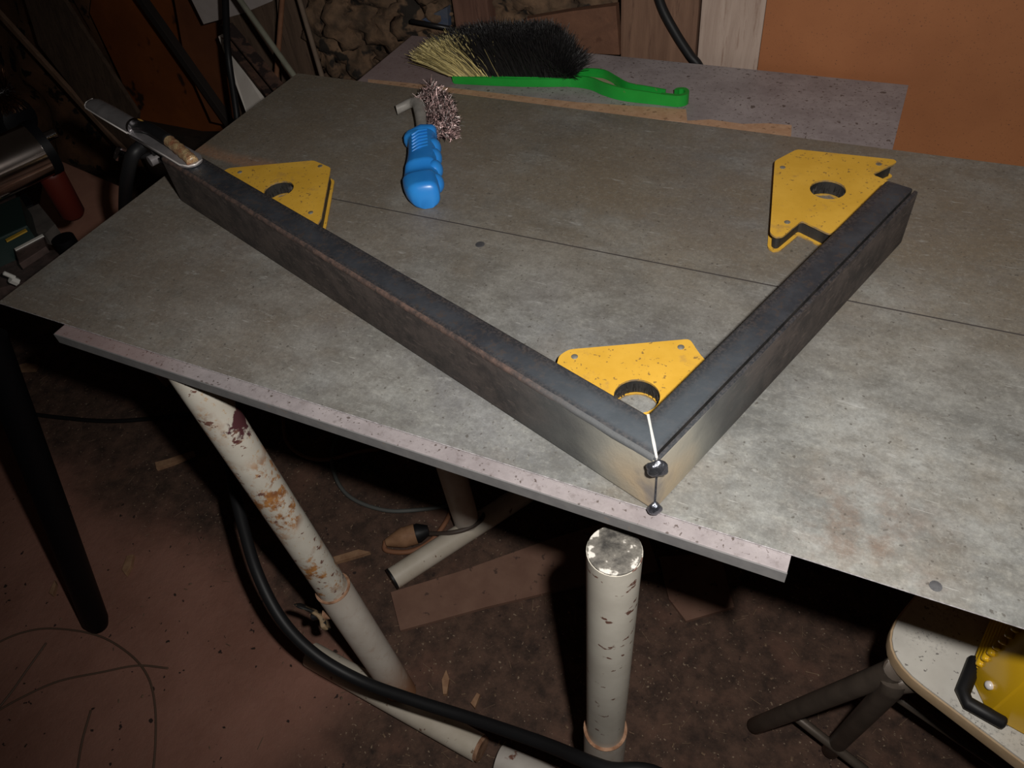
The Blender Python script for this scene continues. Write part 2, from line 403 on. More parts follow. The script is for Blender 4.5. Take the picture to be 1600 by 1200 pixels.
link('mortar', bm, mottled('dark_mortar', (.06, .042, .028), (.13, .085, .052), 16, .95, bump=.8), wall, True)
for k, (px, py, rx, rz) in enumerate(((560, 75, .060, .050), (610, 30, .075, .045), (660, 60, .050, .045), (545, 20, .05, .05), (620, 100, .05, .028), (680, 15, .05, .04), (575, 118, .05, .016), (520, 60, .035, .06), (600, -30, .09, .045), (690, -35, .07, .05), (535, -40, .06, .05))):
    c = aty(px, py, 1.17)
    link('stone', blob(c, (rx * 1.15, .040, rz * 1.15), k * 3.7, .75, 4, .22), MSTONE, wall, True)

# ------------------------------------------------------------------ things leaning at the back wall
# large brown hardboard panel
a, b = aty(1188, 0, 1.05), aty(1178, 108, 1.05)
bm = BM(); box(bm, (-.172, 1.045, .60), (.72, 1.050, 1.22), .0008)
tag(link('hardboard_sheet', bm, MHARD), 'large plain orange-brown hardboard panel standing upright behind the right end of the table', 'panel')
xl = aty(1095, 50, 1.065).x
bm = BM(); box(bm, (xl, 1.056, 0), (-.165, 1.082, 1.30), .003)
tag(link('pale_plank', bm, MPALE), 'pale greyish weathered plank upright beside the left edge of the hardboard panel', 'plank')
x0, x1 = aty(972, 50, 1.065).x, aty(1091, 50, 1.065).x
bm = BM(); box(bm, (x0, 1.058, 0), (x1, 1.13, 1.30), .004)
tag(link('wooden_post', bm, MPOST), 'thick brown wooden post behind the leaning black cable, beside the pale plank', 'post')
bm = BM()
poly = [(820, 30), (890, 18), (962, 9), (968, 86), (880, 82), (800, 74)]
pts = [aty(x, y, 1.052) for x, y in poly]
prism(bm, [(p.x, p.z) for p in pts], 0, .014, .001)
for v in bm.verts: v.co = Vector((v.co.x, 1.052 + v.co.z, v.co.y))
bmesh.ops.recalc_face_normals(bm, faces=bm.faces[:])
tag(link('wood_offcut', bm, MREDW), 'red-brown board offcut with a slanted top standing on edge behind the black bristles', 'board')
x0, x1 = aty(711, 20, 1.12).x, aty(766, 20, 1.12).x
bm = BM(); box(bm, (x0, 1.115, 0), (x1, 1.15, 1.32), .004)
tag(link('reddish_plank', bm, wood('reddish_plank_wood', (.115, .058, .042), (.165, .085, .060), (.06, .03, .024))), 'reddish brown rough plank upright behind the top of the black bristles', 'plank')
for k, (px, py, rx, rz) in enumerate(((800, 12, .06, .035), (870, -5, .065, .03), (935, 0, .05, .035), (850, 40, .08, .03), (800, -45, .08, .045), (900, -50, .08, .045))):
    c = aty(px, py, 1.16)
    link('stone', blob(c, (rx * 1.1, .03, rz * 1.1), 50 + k * 2.3, .7, 4, .2), MSTONE, wall, True)
# black cable leaning in front of the post
bm = BM(); tube(bm, spline([aty(1020, -40, 1.046), aty(1034, 10, 1.046), aty(1056, 52, 1.045), aty(1078, 86, 1.045), aty(1096, 112, 1.045), aty(1120, 190, 1.045)]), .0062, 12)
tag(link('black_cable', bm, MBLK, smooth=True), 'black cable running down in front of the brown wooden post behind the lilac board', 'cable')
# blue grey plastic bit and a dark rod next to the stones
bm = BM(); pts = [aty(x, y, 1.14) for x, y in ((662, 28), (702, 8), (704, 40), (690, 38))]
prism(bm, [(p.x, p.z) for p in pts], 0, .012, .001)
for v in bm.verts: v.co = Vector((v.co.x, 1.132 + v.co.z, v.co.y))
bmesh.ops.recalc_face_normals(bm, faces=bm.faces[:])
tag(link('plastic_scrap', bm, MBLUEG), 'small blue-grey plastic scrap tucked between stones and the reddish plank', 'scrap')
bm = BM(); tube(bm, [aty(642, 33, 1.09), aty(712, 46, 1.10)], .004, 8); 
tag(link('iron_rod', bm, MDARK, smooth=True), 'thin dark iron rod lying behind the tan tip of the hand brush', 'rod')
# planks and sticks behind the left rear corner of the sheet
def stick(name, label, cat, p, q, r, m, seg=8):
    bm = BM(); tube(bm, [p, q], r, seg); return tag(link(name, bm, m, smooth=True, auto=50), label, cat)
def plank(name, label, cat, p, q, w, th, m, bev=.001):
    bm = BM(); p, q = Vector(p), Vector(q); d = (q - p).normalized(); beam(bm, p, q, d.cross(Vector((0, 1, .0))), w, th, bev); return tag(link(name, bm, m), label, cat)
def ext(p, q, k0=0, k1=0): return p + (p - q) * k0, q + (q - p) * k1
p, q = ext(aty(476, 0, 1.17), aty(480, 125, 1.17), .6, 2.4)
plank('dark_plank', 'wide dark brown upright plank left of the stones behind the sheet corner', 'plank', p, q, .112, .02, MDKW)
p, q = ext(aty(396, 0, 1.22), aty(402, 125, 1.22), .6, 1.0)
plank('dark_plank', 'dark brown upright plank behind the grey-green stick and the rusty channel', 'plank', p, q, .11, .02, MDKW)
p, q = ext(aty(441, 0, 1.14), aty(432, 118, 1.12), .5, .8)
stick('orange_rod', 'thin rusty orange rod standing between the two dark planks', 'rod', p, q, .0050, mottled('rust_rod', (.19, .085, .045), (.26, .12, .065), 40, .8))
p, q = ext(aty(468, 0, 1.10), aty(504, 122, 1.06), .5, .6)
stick('brown_stick', 'slim brown stick leaning in front of the wide dark plank', 'stick', p, q, .0048, mottled('brown_stick_wood', (.135, .095, .068), (.18, .13, .095), 30, .8))
p, q = ext(aty(375, 0, 1.06), aty(458, 116, .98), .5, .6)
stick('green_stick', 'grey-green stick leaning down to the rear left corner of the sheet', 'stick', p, q, .0052, MGSTICK)
# rusty steel channel
bm = BM(); p, q = ext(aty(356, 52, 1.14), aty(428, 140, 1.04), 0, .6); d = (q - p).normalized(); wv = d.cross(Vector((0, 1, 0))).normalized(); tv = d.cross(wv).normalized()
prof = [(-.02, -.012), (.02, -.012), (.02, .012), (.016, .012), (.016, -.008), (-.016, -.008), (-.016, .012), (-.02, .012)]
loft(bm, [[c + wv * a_ + tv * b_ for a_, b_ in prof] for c in (p, q)])
tag(link('steel_channel', bm, MRSTEEL), 'short rusty steel channel leaning beside the white strip at the sheet corner', 'channel')
# white tapered strip
bm = BM(); pts = [aty(x, y, Y_) for x, y, Y_ in ((341, 57, 1.16), (350, 60, 1.16), (425, 185, 1.05), (392, 196, 1.05))]
back = [p + Vector((0, .012, 0)) for p in pts]
loft(bm, [pts, back])
tag(link('white_strip', bm, MWHITEB), 'narrow dirty white tapered board strip leaning left of the rusty channel', 'board')
# white board corner hanging into the picture at the top
bm = BM(); pts = [aty(x, y, 1.20) for x, y in ((318, 38), (380, 21), (425, 2), (470, -120), (240, -120))]
prism(bm, [(p.x, p.z) for p in pts], 0, .012, .001)
for v in bm.verts: v.co = Vector((v.co.x, 1.20 + v.co.z, v.co.y))
bmesh.ops.recalc_face_normals(bm, faces=bm.faces[:])
tag(link('white_board', bm, mottled('pinkish_white_board', (.40, .35, .33), (.48, .43, .41), 20, .6)), 'whitish board corner hanging above the green stick at the top edge', 'board')
bm = BM(); tube(bm, spline([aty(351, -60, 1.06), aty(353, 20, 1.06), aty(357, 90, 1.05), aty(370, 180, 1.0), aty(372, 230, .98)]), .0062, 8)
tag(link('black_cable', bm, MBLK, smooth=True), 'black cable hanging straight down in front of the whitish board corner', 'cable')
# orange brown panels (left, dark)
def quad_panel(name, label, cat, poly, Y0, Y1, th, m):
    ys = [y for _, y in poly]; lo, hi = min(ys), max(ys); bm = BM()
    pts = [aty(x, y, Y0 + (Y1 - Y0) * (y - lo) / (hi - lo)) for x, y in poly]
    loft(bm, [pts, [p + Vector((0, th, 0)) for p in pts]])
    return tag(link(name, bm, m), label, cat)
quad_panel('orange_board', 'dark orange-brown panel leaning in shadow behind the chrome clamp handle', 'panel', [(150, -60), (285, -60), (372, 205), (216, 205), (188, 120), (140, 20)], 1.47, 1.40, .012, MORANGE)
quad_panel('brown_board', 'dark brown panel right of the orange one, under the whitish board corner', 'panel', [(262, -60), (345, -60), (352, 60), (372, 200), (330, 190), (290, 100)], 1.34, 1.28, .012, mottled('umber_panel', (.13, .042, .016), (.20, .065, .022), 5, .75))
xa, xb = aty(205, 190, 1.38).x, aty(375, 205, 1.38).x; zt_ = aty(290, 207, 1.38).z
bm = BM(); box(bm, (xa, 1.36, 0), (xb, 1.44, zt_), .004)  # low box filling the space below the orange-brown board, plain dark brown
tag(link('dark_crate', bm, mottled('dark_brown_wood', (.030, .020, .014), (.06, .038, .026), 12, .85)), 'low dark brown crate on the floor beneath the orange-brown board', 'crate')
plank('dark_pole', 'long dark squared pole slanting across the orange-brown panel', 'pole', aty(195, -40, 1.33), aty(368, 205, 1.24), .020, .02, NT('dark_pole_wood', (.022, .015, .012), .8).m)
quad_panel('broad_plank', 'broad dark brown plank slanting behind the pale slat at upper left', 'plank', [(20, -60), (62, -60), (118, 30), (215, 178), (208, 240), (150, 185), (60, 70)], 1.42, 1.31, .012, MDKW)
p, q = ext(aty(0, 22, 1.40), aty(176, 215, 1.33), .3, .12)
plank('wooden_lath', 'narrow light brown slat slanting from the top left corner to the clamp handle', 'slat', p, q, .021, .012, MSLAT)
bm = BM(); pts = [at(x, y, .40) for x, y in ((70, 262), (92, 250), (190, 292), (225, 340), (130, 400), (60, 330))]
prism(bm, [(p.x, p.y) for p in pts], 0, .40, .003)
tag(link('carton', bm, mottled('pinkish_floor_board', (.42, .20, .14), (.50, .25, .175), 12, .9, 0, (.06, .035, .02), 20, .66)), 'pinkish brown carton standing on the floor between red handle and clamp cable', 'carton')

# ------------------------------------------------------------------ table: sheet metal, melamine board, trestle stands
sh = thing('steel_sheet', 'large stained galvanised steel sheet forming the table top', 'sheet', (-.3, .59, T))
def wavy_sheet(x0, x1, y0, y1, ztop, th, nx=40, ny=12):
    bm = BM()
    top = [[None] * (ny + 1) for _ in range(nx + 1)]; bot = [[None] * (ny + 1) for _ in range(nx + 1)]
    for i in range(nx + 1):
        for j in range(ny + 1):
            x = x0 + (x1 - x0) * i / nx; y = y0 + (y1 - y0) * j / ny; z = ztop
            top[i][j] = bm.verts.new((x, y, z)); bot[i][j] = bm.verts.new((x, y, z - th))
    for i in range(nx):
        for j in range(ny):
            bm.faces.new((top[i][j], top[i + 1][j], top[i + 1][j + 1], top[i][j + 1])); bm.faces.new((bot[i][j], bot[i][j + 1], bot[i + 1][j + 1], bot[i + 1][j]))
    for i in range(nx):
        bm.faces.new((bot[i][0], bot[i + 1][0], top[i + 1][0], top[i][0])).material_index = 1; bm.faces.new((top[i][ny], top[i + 1][ny], bot[i + 1][ny], bot[i][ny])).material_index = 1
    for j in range(ny):
        bm.faces.new((top[0][j], top[0][j + 1], bot[0][j + 1], bot[0][j])).material_index = 1; bm.faces.new((bot[nx][j], bot[nx][j + 1], top[nx][j + 1], top[nx][j])).material_index = 1
    return bm
MSHEDGE = mottled('sheared_sheet_edge', (.35, .33, .34), (.80, .77, .80), 260, .35, .15)
pf = link('sheet_panel', wavy_sheet(-.8125, .60, .3115, .5912, T, .0012), [MSHEET, MSHEDGE], sh)
pb = link('sheet_panel', wavy_sheet(-.8165, .60, .5922, .866, T, .0012), [MSHEET, MSHEDGE], sh)
for px, py, r in ((750, 382, .0050), (1462, 916, .0040)):
    c = at(px, py, T); bm = BM(); disc(bm, c - Vector((0, 0, .0006)), (0, 0, 1), r, .0009, 14, .0003)
    link('screw_head', bm, mottled('dull_screw', (.055, .055, .06), (.10, .10, .105), 120, .6, .1), pf if px > 1000 else pb, True, 40)
bm = BM(); box(bm, (-.8125, .5909, T - .0011), (.60, .5925, T + .00006)); link('seam', bm, NT('dark_gap_strip', (.045, .038, .036), .8).m, sh)  # dark strip fills the gap between the panels, its shade put into the colour
ZB = T - .0030
mb = thing('melamine_board', 'lilac-grey speckled melamine board under the steel sheet, showing at front and back', 'board', (-.35, .66, ZB - .012))
bm = BM(); box(bm, (-.712, .2985, ZB - .0125), (.0172, 1.032, ZB), .0006)
slab_ = link('board_slab', bm, MMEL, mb)
bm = BM(); box(bm, (-.7122, .2975, ZB - .0122), (.0174, .2988, ZB - .0006)); link('edge_band', bm, MEDGE, slab_)
# chipped strips of bare chipboard beside the brush handle
bm = BM()
def chip(pts_):
    P_ = [at(x, y, ZB) for x, y in pts_]; prism(bm, [(p.x, p.y) for p in P_], ZB - .0004, ZB + .0004)
chip([(575, 124), (640, 130), (700, 137), (900, 160), (1072, 171), (1074, 192), (900, 172), (700, 150), (575, 128)])
chip([(1074, 189), (1110, 187), (1160, 194), (1200, 193), (1237, 196), (1236, 214), (1074, 196)])
link('bare_chip_edge', bm, MCHIP, mb)['label'] = 'bare tan chipboard where the melamine has torn off'

def vis_pipe(bm, p, q, r, seg=28): return tube(bm, [p, q], r, seg)
def wing(parent, c, out, m1, m2):
    bm = BM(); disc(bm, c, out, .007, .012, 12); link('boss', bm, m1, parent, True, 40)
    bm = BM(); u = (at(488, 964, .27) - at(446, 928, .29)).normalized(); e = Vector(c) + Vector(out).normalized() * .016
    rings = []
    side = Vector(out).normalized().cross(u).normalized(); o_ = Vector(out).normalized()
    for t, wd, lift in ((-1, .007, .012), (-.75, .013, .010), (-.35, .009, .003), (0, .009, 0), (.35, .009, .003), (.75, .013, .010), (1, .007, .012)):
        cc = e + u * t * .029 + o_ * lift
        rings.append([cc + side * wd + o_ * .004, cc - side * wd + o_ * .004, cc - side * wd - o_ * .004, cc + side * wd - o_ * .004])
    loft(bm, rings); bmesh.ops.bevel(bm, geom=bm.edges[:], offset=.0015, segments=1, affect='EDGES')
    k = link('wing_knob', bm, m2, parent, True, 45)
    bm = BM(); disc(bm, e, o_, .0055, .012, 12, .002); link('knob_screw', bm, MBLK, k, True, 40)

# left stand
L0 = Vector((-.487, .318, .02)); L1 = at(322, 618, .728); L1 = L0 + (L1 - L0) * ((T - .0160 - .02) / (.728 - .02))
st = thing('trestle_stand', 'cream trestle stand with rust-scabbed leg and wing knob under the front left of the table', 'stand', (-.49, .315, 0), 'trestle stands of cream pipe')
dl = L1 - L0
def legp(t): return L0 + dl * t
bm = BM(); tube(bm, [legp(0), legp(.44)], .0245, 28); link('outer_tube', bm, MPIPE2, st, True, 50)
bm = BM(); tube(bm, [legp(.40), legp(1)], .0212, 28); link('inner_tube', bm, MPIPE, st, True, 50)
bm = BM(); tube(bm, [legp(.4398), legp(.4415)], .0247, 28); link('tube_rim', bm, MRUST, st, True, 50)
bm = BM(); tube(bm, [(-.668, .312, .0225), (-.328, .291, .0225)], .0215, 24); link('foot_tube', bm, MFOOT, st, True, 50)
bm = BM(); disc(bm, (-.328, .291, .0225), (.34, -.021, 0), .0200, .006, 20); link('foot_cap', bm, MRUST, st, True, 40)
wing(st, legp(.355) + Vector((-.021, -.012, 0)), (-.85, -.5, 0), MRUST, mottled('tan_knob', (.22, .15, .085), (.34, .24, .14), 60, .6, 0, (.015, .015, .015), 45, .50))
# front right stand with the dusty cap
R0, R1 = Vector((-.128, .302, .02)), Vector((-.1065, .2965, .741))
st2 = thing('trestle_stand', 'cream pipe stand with a dusty black cap on top beside the front table edge', 'stand', (-.128, .302, 0), 'trestle stands of cream pipe')
dr = R1 - R0
bm = BM(); tube(bm, [R0 + dr * .40, R1], .0222, 32); link('inner_tube', bm, MPIPE, st2, True, 50)
bm = BM(); tube(bm, [R0, R0 + dr * .425], .0256, 32); link('outer_tube', bm, MPIPE2, st2, True, 50)
bm = BM(); tube(bm, [R0 + dr * .4238, R0 + dr * .4260], .0258, 32); link('tube_rim', bm, MRUST, st2, True, 50)
bm = BM(); disc(bm, R1, dr, .0216, .002, 32, .0012); link('end_cap', bm, MCAP, st2, True, 40)
bm = BM(); tube(bm, [(-.292, .288, .0225), (.06, .305, .0225)], .0215, 24); link('foot_tube', bm, mottled('worn_foot_paint', (.50, .46, .42), (.60, .56, .51), 18, .5, 0, (.20, .09, .06), 34, .60), st2, True, 50)
# back stand
B0, B1 = Vector((-.532, .648, .02)), Vector((-.545, .635, T - .018))
st3 = thing('trestle_stand', 'cream pipe stand standing in shadow under the rear of the table behind the plug', 'stand', (-.53, .646, 0), 'trestle stands of cream pipe')
bm = BM(); tube(bm, [B0, B0 + (B1 - B0) * .45], .0245, 24); link('outer_tube', bm, MPIPE2, st3, True, 50)
bm = BM(); tube(bm, [B0 + (B1 - B0) * .42, B1 - Vector((0, 0, .001))], .0212, 24); link('inner_tube', bm, MPIPE, st3, True, 50)
f0, f1 = Vector((-.610, .494, .0225)), Vector((-.436, .797, .0225))
bm = BM(); tube(bm, [f0, f1], .0212, 24); link('foot_tube', bm, MFOOT, st3, True, 50)
bm = BM(); disc(bm, f0, f0 - f1, .0216, .004, 24); link('foot_cap', bm, MBLK, st3, True, 40)

# ------------------------------------------------------------------ welded steel frame on the sheet
TH = -.31942
A2 = Vector((math.cos(TH), math.sin(TH), 0)); B2 = Vector((-A2.y, A2.x, 0)); C0 = Vector((-.0809, .3106, T + .0002))
WB, HB = .0305, .0605
fr = thing('welded_frame', 'dark steel box section frame welded into a right angle, lying on the steel sheet', 'frame', C0)
def bar(sdir, wdir, L, gap, notch, name):
    r = .0028
    prof = []   # (lateral from the outer face, z), outer face at 0
    def arc(cx, cz, a0): 
        for k in range(4):
            a = math.radians(a0 + 30 * k); prof.append((cx + r * math.cos(a), cz + r * math.sin(a)))
    arc(r, r, 180); arc(WB - r, r, 270); arc(WB - r, HB - r, 0)
    if notch:
        prof += [(.0064, HB), (.0054, HB - .0010), (.0052, HB - .0055), (.0036, HB - .0055), (.0034, HB - .0012)]
        for k in range(4):
            a = math.radians(90 + 30 * k); prof.append((.0017 + .0017 * math.cos(a), HB - .0027 + .0017 * math.sin(a)))
    else: arc(r, HB - r, 90)
    bm = BM()
    ss = [None] + [L * k / 12 for k in range(1, 13)]
    rings = []
    for s in ss:
        ring = []
        for k, (w, z) in enumerate(prof):
            s_ = max(w, 0) + gap if s is None else s
            if s is None or s < .06: s_ = max(s_, w + gap)
            ring.append(C0 + sdir * s_ + wdir * w + Vector((0, 0, z)))
        rings.append(ring)
    loft(bm, rings)
    # hollow far end: inset mouth of the tube
    end = max(bm.faces, key=lambda f: (f.calc_center_median() - C0).dot(sdir))
    res = bmesh.ops.inset_individual(bm, faces=[end], thickness=.0022)
    ext_ = bmesh.ops.translate(bm, verts=[], vec=(0, 0, 0))
    ex = bmesh.ops.extrude_discrete_faces(bm, faces=[end])['faces'][0]
    bmesh.ops.translate(bm, verts=ex.verts[:], vec=-sdir * .12)
    for f in bm.faces:
        n_ = f.normal
        c_ = f.calc_center_median() - C0
        if abs(c_.dot(wdir)) < .001 and n_.dot(wdir) < -.8: f.material_index = 1 if c_.dot(sdir) > .0 else 0
    if notch:
        for f in bm.faces:
            w_ = (f.calc_center_median() - C0).dot(wdir); z_ = f.calc_center_median().z - C0.z
            if .0033 < w_ < .0056 and HB - .0057 < z_ < HB - .0005 and (f.calc_center_median() - C0).dot(sdir) < L - .001: f.material_index = 2
    # blend: outer face near the joint stays ground steel
    return link(name, bm, [MBAR2 if notch else MBAR, MOUT, MCORE], fr, True, 35)
def make_out():
    N = NT('outer_face_scale', rough=.6, metal=.15, spec=.4)
    v = N.coords((1, 1, 3))
    c = N.mix(N.ramp(N.noise(40, 6, .7), .35, .65), (.040, .034, .033), (.085, .068, .062))
    c = N.mix(N.ramp(N.noise(70, 4, .7, v), .55, .68, 0, .7), c, (.135, .105, .092))
    d = N.dist_to((-.0809, .3106, T + .02)); wob = N.math('ADD', d, N.math('MULTIPLY', N.noise(22, 3, .5), .06))
    c = N.mix(N.ramp(wob, .20, .09, 0, .9), c, (.105, .112, .112))
    c = N.mix(N.ramp(wob, .125, .055), c, (.38, .37, .32))
    c = N.mix(N.math('MULTIPLY', N.ramp(wob, .090, .045, 0, .75), N.ramp(N.axis(2), T + .055, T + .02, .35, 1)), c, (.58, .44, .27))
    c = N.mix(N.math('MULTIPLY', N.ramp(wob, .052, .040), .6), c, (.13, .15, .19))
    N.color(c); N.rough(N.ramp(wob, .06, .2, .40, .66)); N.bump(N.noise(110, 5, .7), .35, .0015); return N.m
MOUT = make_out()
bar1 = bar(-A2, B2, .700, .0006, False, 'long_bar')
bar2 = bar(B2, -A2, .400, .0006, True, 'short_bar')
# rusty rounded arris along the long bar
bm = BM(); rings = []
for k in range(41):
    s = .004 + .693 * k / 40; wv = .0007 * noise.noise(Vector((s * 40, 0, 0)))
    rings.append([C0 - A2 * s + B2 * (w + wv) + Vector((0, 0, z)) for w, z in ((-.0001, HB - .0042), (-.0004, HB - .0020), (.0007, HB - .0003), (.0030, HB + .0003), (.0036, HB - .0006), (.002, HB - .004))])
loft(bm, rings)
def make_arris():
    N = NT('rusty_arris', rough=.7, metal=.1, spec=.3)
    c = N.mix(N.ramp(N.noise(120, 5, .7), .35, .65), (.050, .040, .038), (.135, .088, .072))
    d = N.dist_to((-.0809, .3106, T + .06)); N.color(N.mix(N.ramp(d, .16, .05), c, (.10, .105, .11))); N.bump(N.noise(160, 4, .7), .5, .001); return N.m
link('rusty_arris', bm, make_arris(), fr, True, 60)['label'] = 'reddish rusty ridge along the upper outer edge of the long bar'
# bright mitre line and tack welds
bm = BM(); dd = (B2 - A2).normalized(); sd = (B2 + A2).normalized(); rings = []
for s, w, z in ((.0035, .0008, HB + .0001), (.016, .0011, HB + .0003), (.030, .0008, HB + .0003), (.0430, .0010, HB)):
    c = C0 + dd * s; rings.append([c + sd * w + Vector((0, 0, z)), c - sd * w + Vector((0, 0, z)), c - sd * w + Vector((0, 0, z - .003)), c + sd * w + Vector((0, 0, z - .003))])
loft(bm, rings); link('mitre_edge', bm, MBRIGHT, fr)['label'] = 'bright bare metal line along the mitre'
bm = BM(); beam(bm, C0 + dd * .0004 + Vector((0, 0, .006)), C0 + dd * .0004 + Vector((0, 0, HB - .008)), sd, .0014, .002); link('mitre_edge', bm, MWELD, fr)
def weld(c, rs, seed):
    b = blob((0, 0, 0), rs, seed, .22, 3); M_ = Matrix((tuple(sd), tuple(dd), (0, 0, 1))).transposed()
    for v in b.verts: v.co = c + M_ @ v.co
    return b
link('weld_bead', weld(C0 - dd * .0012 + Vector((0, 0, HB - .006)), (.0078, .0040, .0076), 3.1), MWELD, fr, True)
link('weld_bead', weld(C0 - dd * .0012 + Vector((0, 0, .006)), (.0052, .0038, .0062), 8.4), MWELD, fr, True)

# ------------------------------------------------------------------ magnets
def uvw(u, v): return C0 + B2 * u - A2 * v
def inset(poly, d):
    n = len(poly); out = []
    area = sum(poly[i][0] * poly[(i + 1) % n][1] - poly[(i + 1) % n][0] * poly[i][1] for i in range(n)); sg = 1 if area > 0 else -1
    for i in range(n):
        p0, p1, p2 = Vector(poly[i - 1]), Vector(poly[i]), Vector(poly[(i + 1) % n])
        n1 = Vector((-(p1 - p0).y, (p1 - p0).x)).normalized() * sg; n2 = Vector((-(p2 - p1).y, (p2 - p1).x)).normalized() * sg
        b = (n1 + n2).normalized(); k = d / max(.35, b.dot(n1)); out.append(tuple(p1 + b * k))
    return out
def holed(bm, poly, hc, hr, z0, z1, seg=28, mi_top=0, mi_side=0):
    """plate with a round hole, outline poly (ccw)"""
    circ = [(hc[0] + hr * math.cos(2 * math.pi * k / seg), hc[1] + hr * math.sin(2 * math.pi * k / seg)) for k in range(seg)]
    pts = poly + circ
    tri = tessellate_polygon([[Vector((x, y, 0)) for x, y in poly], [Vector((x, y, 0)) for x, y in reversed(circ)]])
    order = poly + list(reversed(circ))
    a = [bm.verts.new((x, y, z0)) for x, y in order]; b = [bm.verts.new((x, y, z1)) for x, y in order]
    for t in tri:
        for L_ in (a, b):
            try: bm.faces.new([L_[i] for i in t]).material_index = mi_top
            except ValueError: pass
    n = len(poly)
    for rng in (range(n), range(n, n + seg)):
        rng = list(rng)
        for i, k in enumerate(rng):
            j = rng[(i + 1) % len(rng)]; bm.faces.new((a[k], a[j], b[j], b[k])).material_index = mi_side
    bmesh.ops.recalc_face_normals(bm, faces=bm.faces[:])
def rounded(poly, r, n=3):
    out = []; N_ = len(poly)
    for i in range(N_):
        p0, p1, p2 = Vector(poly[i - 1]), Vector(poly[i]), Vector(poly[(i + 1) % N_])
        rr = min(r, (p0 - p1).length * .4, (p2 - p1).length * .4)
        a = p1 + (p0 - p1).normalized() * rr; b = p1 + (p2 - p1).normalized() * rr
        for k in range(n + 1):
            t = k / n; out.append(tuple(a * (1 - t) ** 2 + p1 * 2 * t * (1 - t) + b * t * t))
    return out
def magnet(label, poly, hole, rivets, loc, X, Y_, hr=.0175):
    """local frame: origin loc, axes X, Y_ (unit vectors on the table); height 20 mm"""
    t = thing('arrow_magnet', label, 'magnet', loc, 'yellow welding magnets on the sheet')
    M_ = Matrix((tuple(X), tuple(Y_), (0, 0, 1))).transposed()
    def put(bm):
        for v in bm.verts: v.co = Vector(loc) + M_ @ v.co
        bmesh.ops.recalc_face_normals(bm, faces=bm.faces[:]); return bm
    area = sum(poly[i][0] * poly[(i + 1) % len(poly)][1] - poly[(i + 1) % len(poly)][0] * poly[i][1] for i in range(len(poly)))
    if area < 0: poly = poly[::-1]
    pr = rounded(poly, .004)
    for z0, z1, nm in ((.0003, .0022, 'bottom_plate'), (.0172, .0192, 'top_plate')):
        bm = BM(); holed(bm, pr, hole, hr, z0, z1, mi_side=1); pl_ = link(nm, put(bm), [MYEL, MRIM], t)
    bm = BM(); holed(bm, rounded(inset(poly, .0035), .003), hole, hr + .0012, .0022, .0172); co_ = link('magnet_core', put(bm), MCORE, t)
    # iron filings standing in the hole and along the rim
    bm = BM(); rnd = random.Random(int(abs(loc[0]) * 1e4))
    for k in range(150):
        a = rnd.uniform(0, 2 * math.pi); r1 = hr + .0008; r2 = hr - rnd.uniform(.0, .0018); z0 = rnd.uniform(.003, .010); z1 = z0 + rnd.uniform(.003, .008); da = .022
        p = [(hole[0] + math.cos(a) * r2, hole[1] + math.sin(a) * r2, z0), (hole[0] + math.cos(a + da) * r1, hole[1] + math.sin(a + da) * r1, z0), (hole[0] + math.cos(a + rnd.uniform(-.05, .05)) * r2, hole[1] + math.sin(a) * r2, min(z1, .0165))]
        bm.faces.new([bm.verts.new(q) for q in p])
    o = link('iron_filings', put(bm), MFUZZ, co_); o['kind'] = 'stuff'
    for (x, y) in rivets:
        bm = BM(); disc(bm, (x, y, .0190), (0, 0, 1), .0030, .0006, 12, .0007); link('rivet', put(bm), MRIVET, pl_, True, 50)
    return t
arrow = [(-.095, -.004), (-.095, .003), (-.018, .078), (.018, .078), (.095, .003), (.095, -.004), (.057, 0), (.057, -.033), (-.057, -.033), (-.057, 0)]
rv = [(-.0735, .0075), (0, .0655), (.0735, .0075)]
# right magnet: turned about nine degrees against the short bar
ang = math.radians(-8.8)
X_ = B2 * math.cos(ang) - A2 * math.sin(ang); X_ = (B2 * .988 - (-A2) * .153).normalized(); Y_ = Vector((-X_.y, X_.x, 0))
if Y_.dot(-A2) < 0: Y_ = -Y_
c = uvw(.4125, .0752) 
right_poly = [(-.0955, .000), (-.094, .008), (.0115, .0880), (.046, .086), (.0962, .0005), (.093, -.0045), (.057, .0), (.057, -.0330), (-.057, -.0330), (-.057, -.0005), (-.090, -.004)]
magnet('yellow arrow magnet touching the short bar near its free end', right_poly, (.0040, .0148), [(.0065, .0735), (.0775, .0065), (-.0690, .0075)], c, X_, Y_)
# left magnet: base along the long bar
c = uvw(.0637, .5880)
left_poly = [(-.0975, -.006), (-.092, .004), (-.0140, .0765), (.0185, .0745), (.0955, .0015), (.0955, -.0125), (.057, -.0145), (.057, -.0325), (-.057, -.0325), (-.057, -.0145), (-.0965, -.0125)]
magnet('yellow arrow magnet touching the long bar near the clamp', left_poly, (.0, .0105), [(-.0725, .0040), (0, .0710), (.0745, .0040)], c, -A2, B2)
# centre magnet in the corner of the frame; local axes u (along short bar), v (along long bar)
cpoly = [(.0665, .1490), (.0775, .1472), (.1505, .0735), (.1400, .0560), (.1300, .0312), (.0312, .0312), (.0312, .1280)]
magnet('yellow magnet in the inner corner of the frame beside the weld', cpoly, (.0700, .0690), [(.0735, .1375), (.1375, .0735)], C0, B2, -A2, .0185)

# ------------------------------------------------------------------ earth clamp on the end of the long bar
zt = T + HB + .0008
tipA = at(303, 246, zt)
cl = thing('earth_clamp', 'plated welding earth clamp gripping the far end of the long bar', 'clamp', tipA)
d_ = -A2; s_ = B2
J = C0 - A2 * .640 + B2 * .0155 + Vector((0, 0, HB + .001))     # tip of the jaw on the bar top
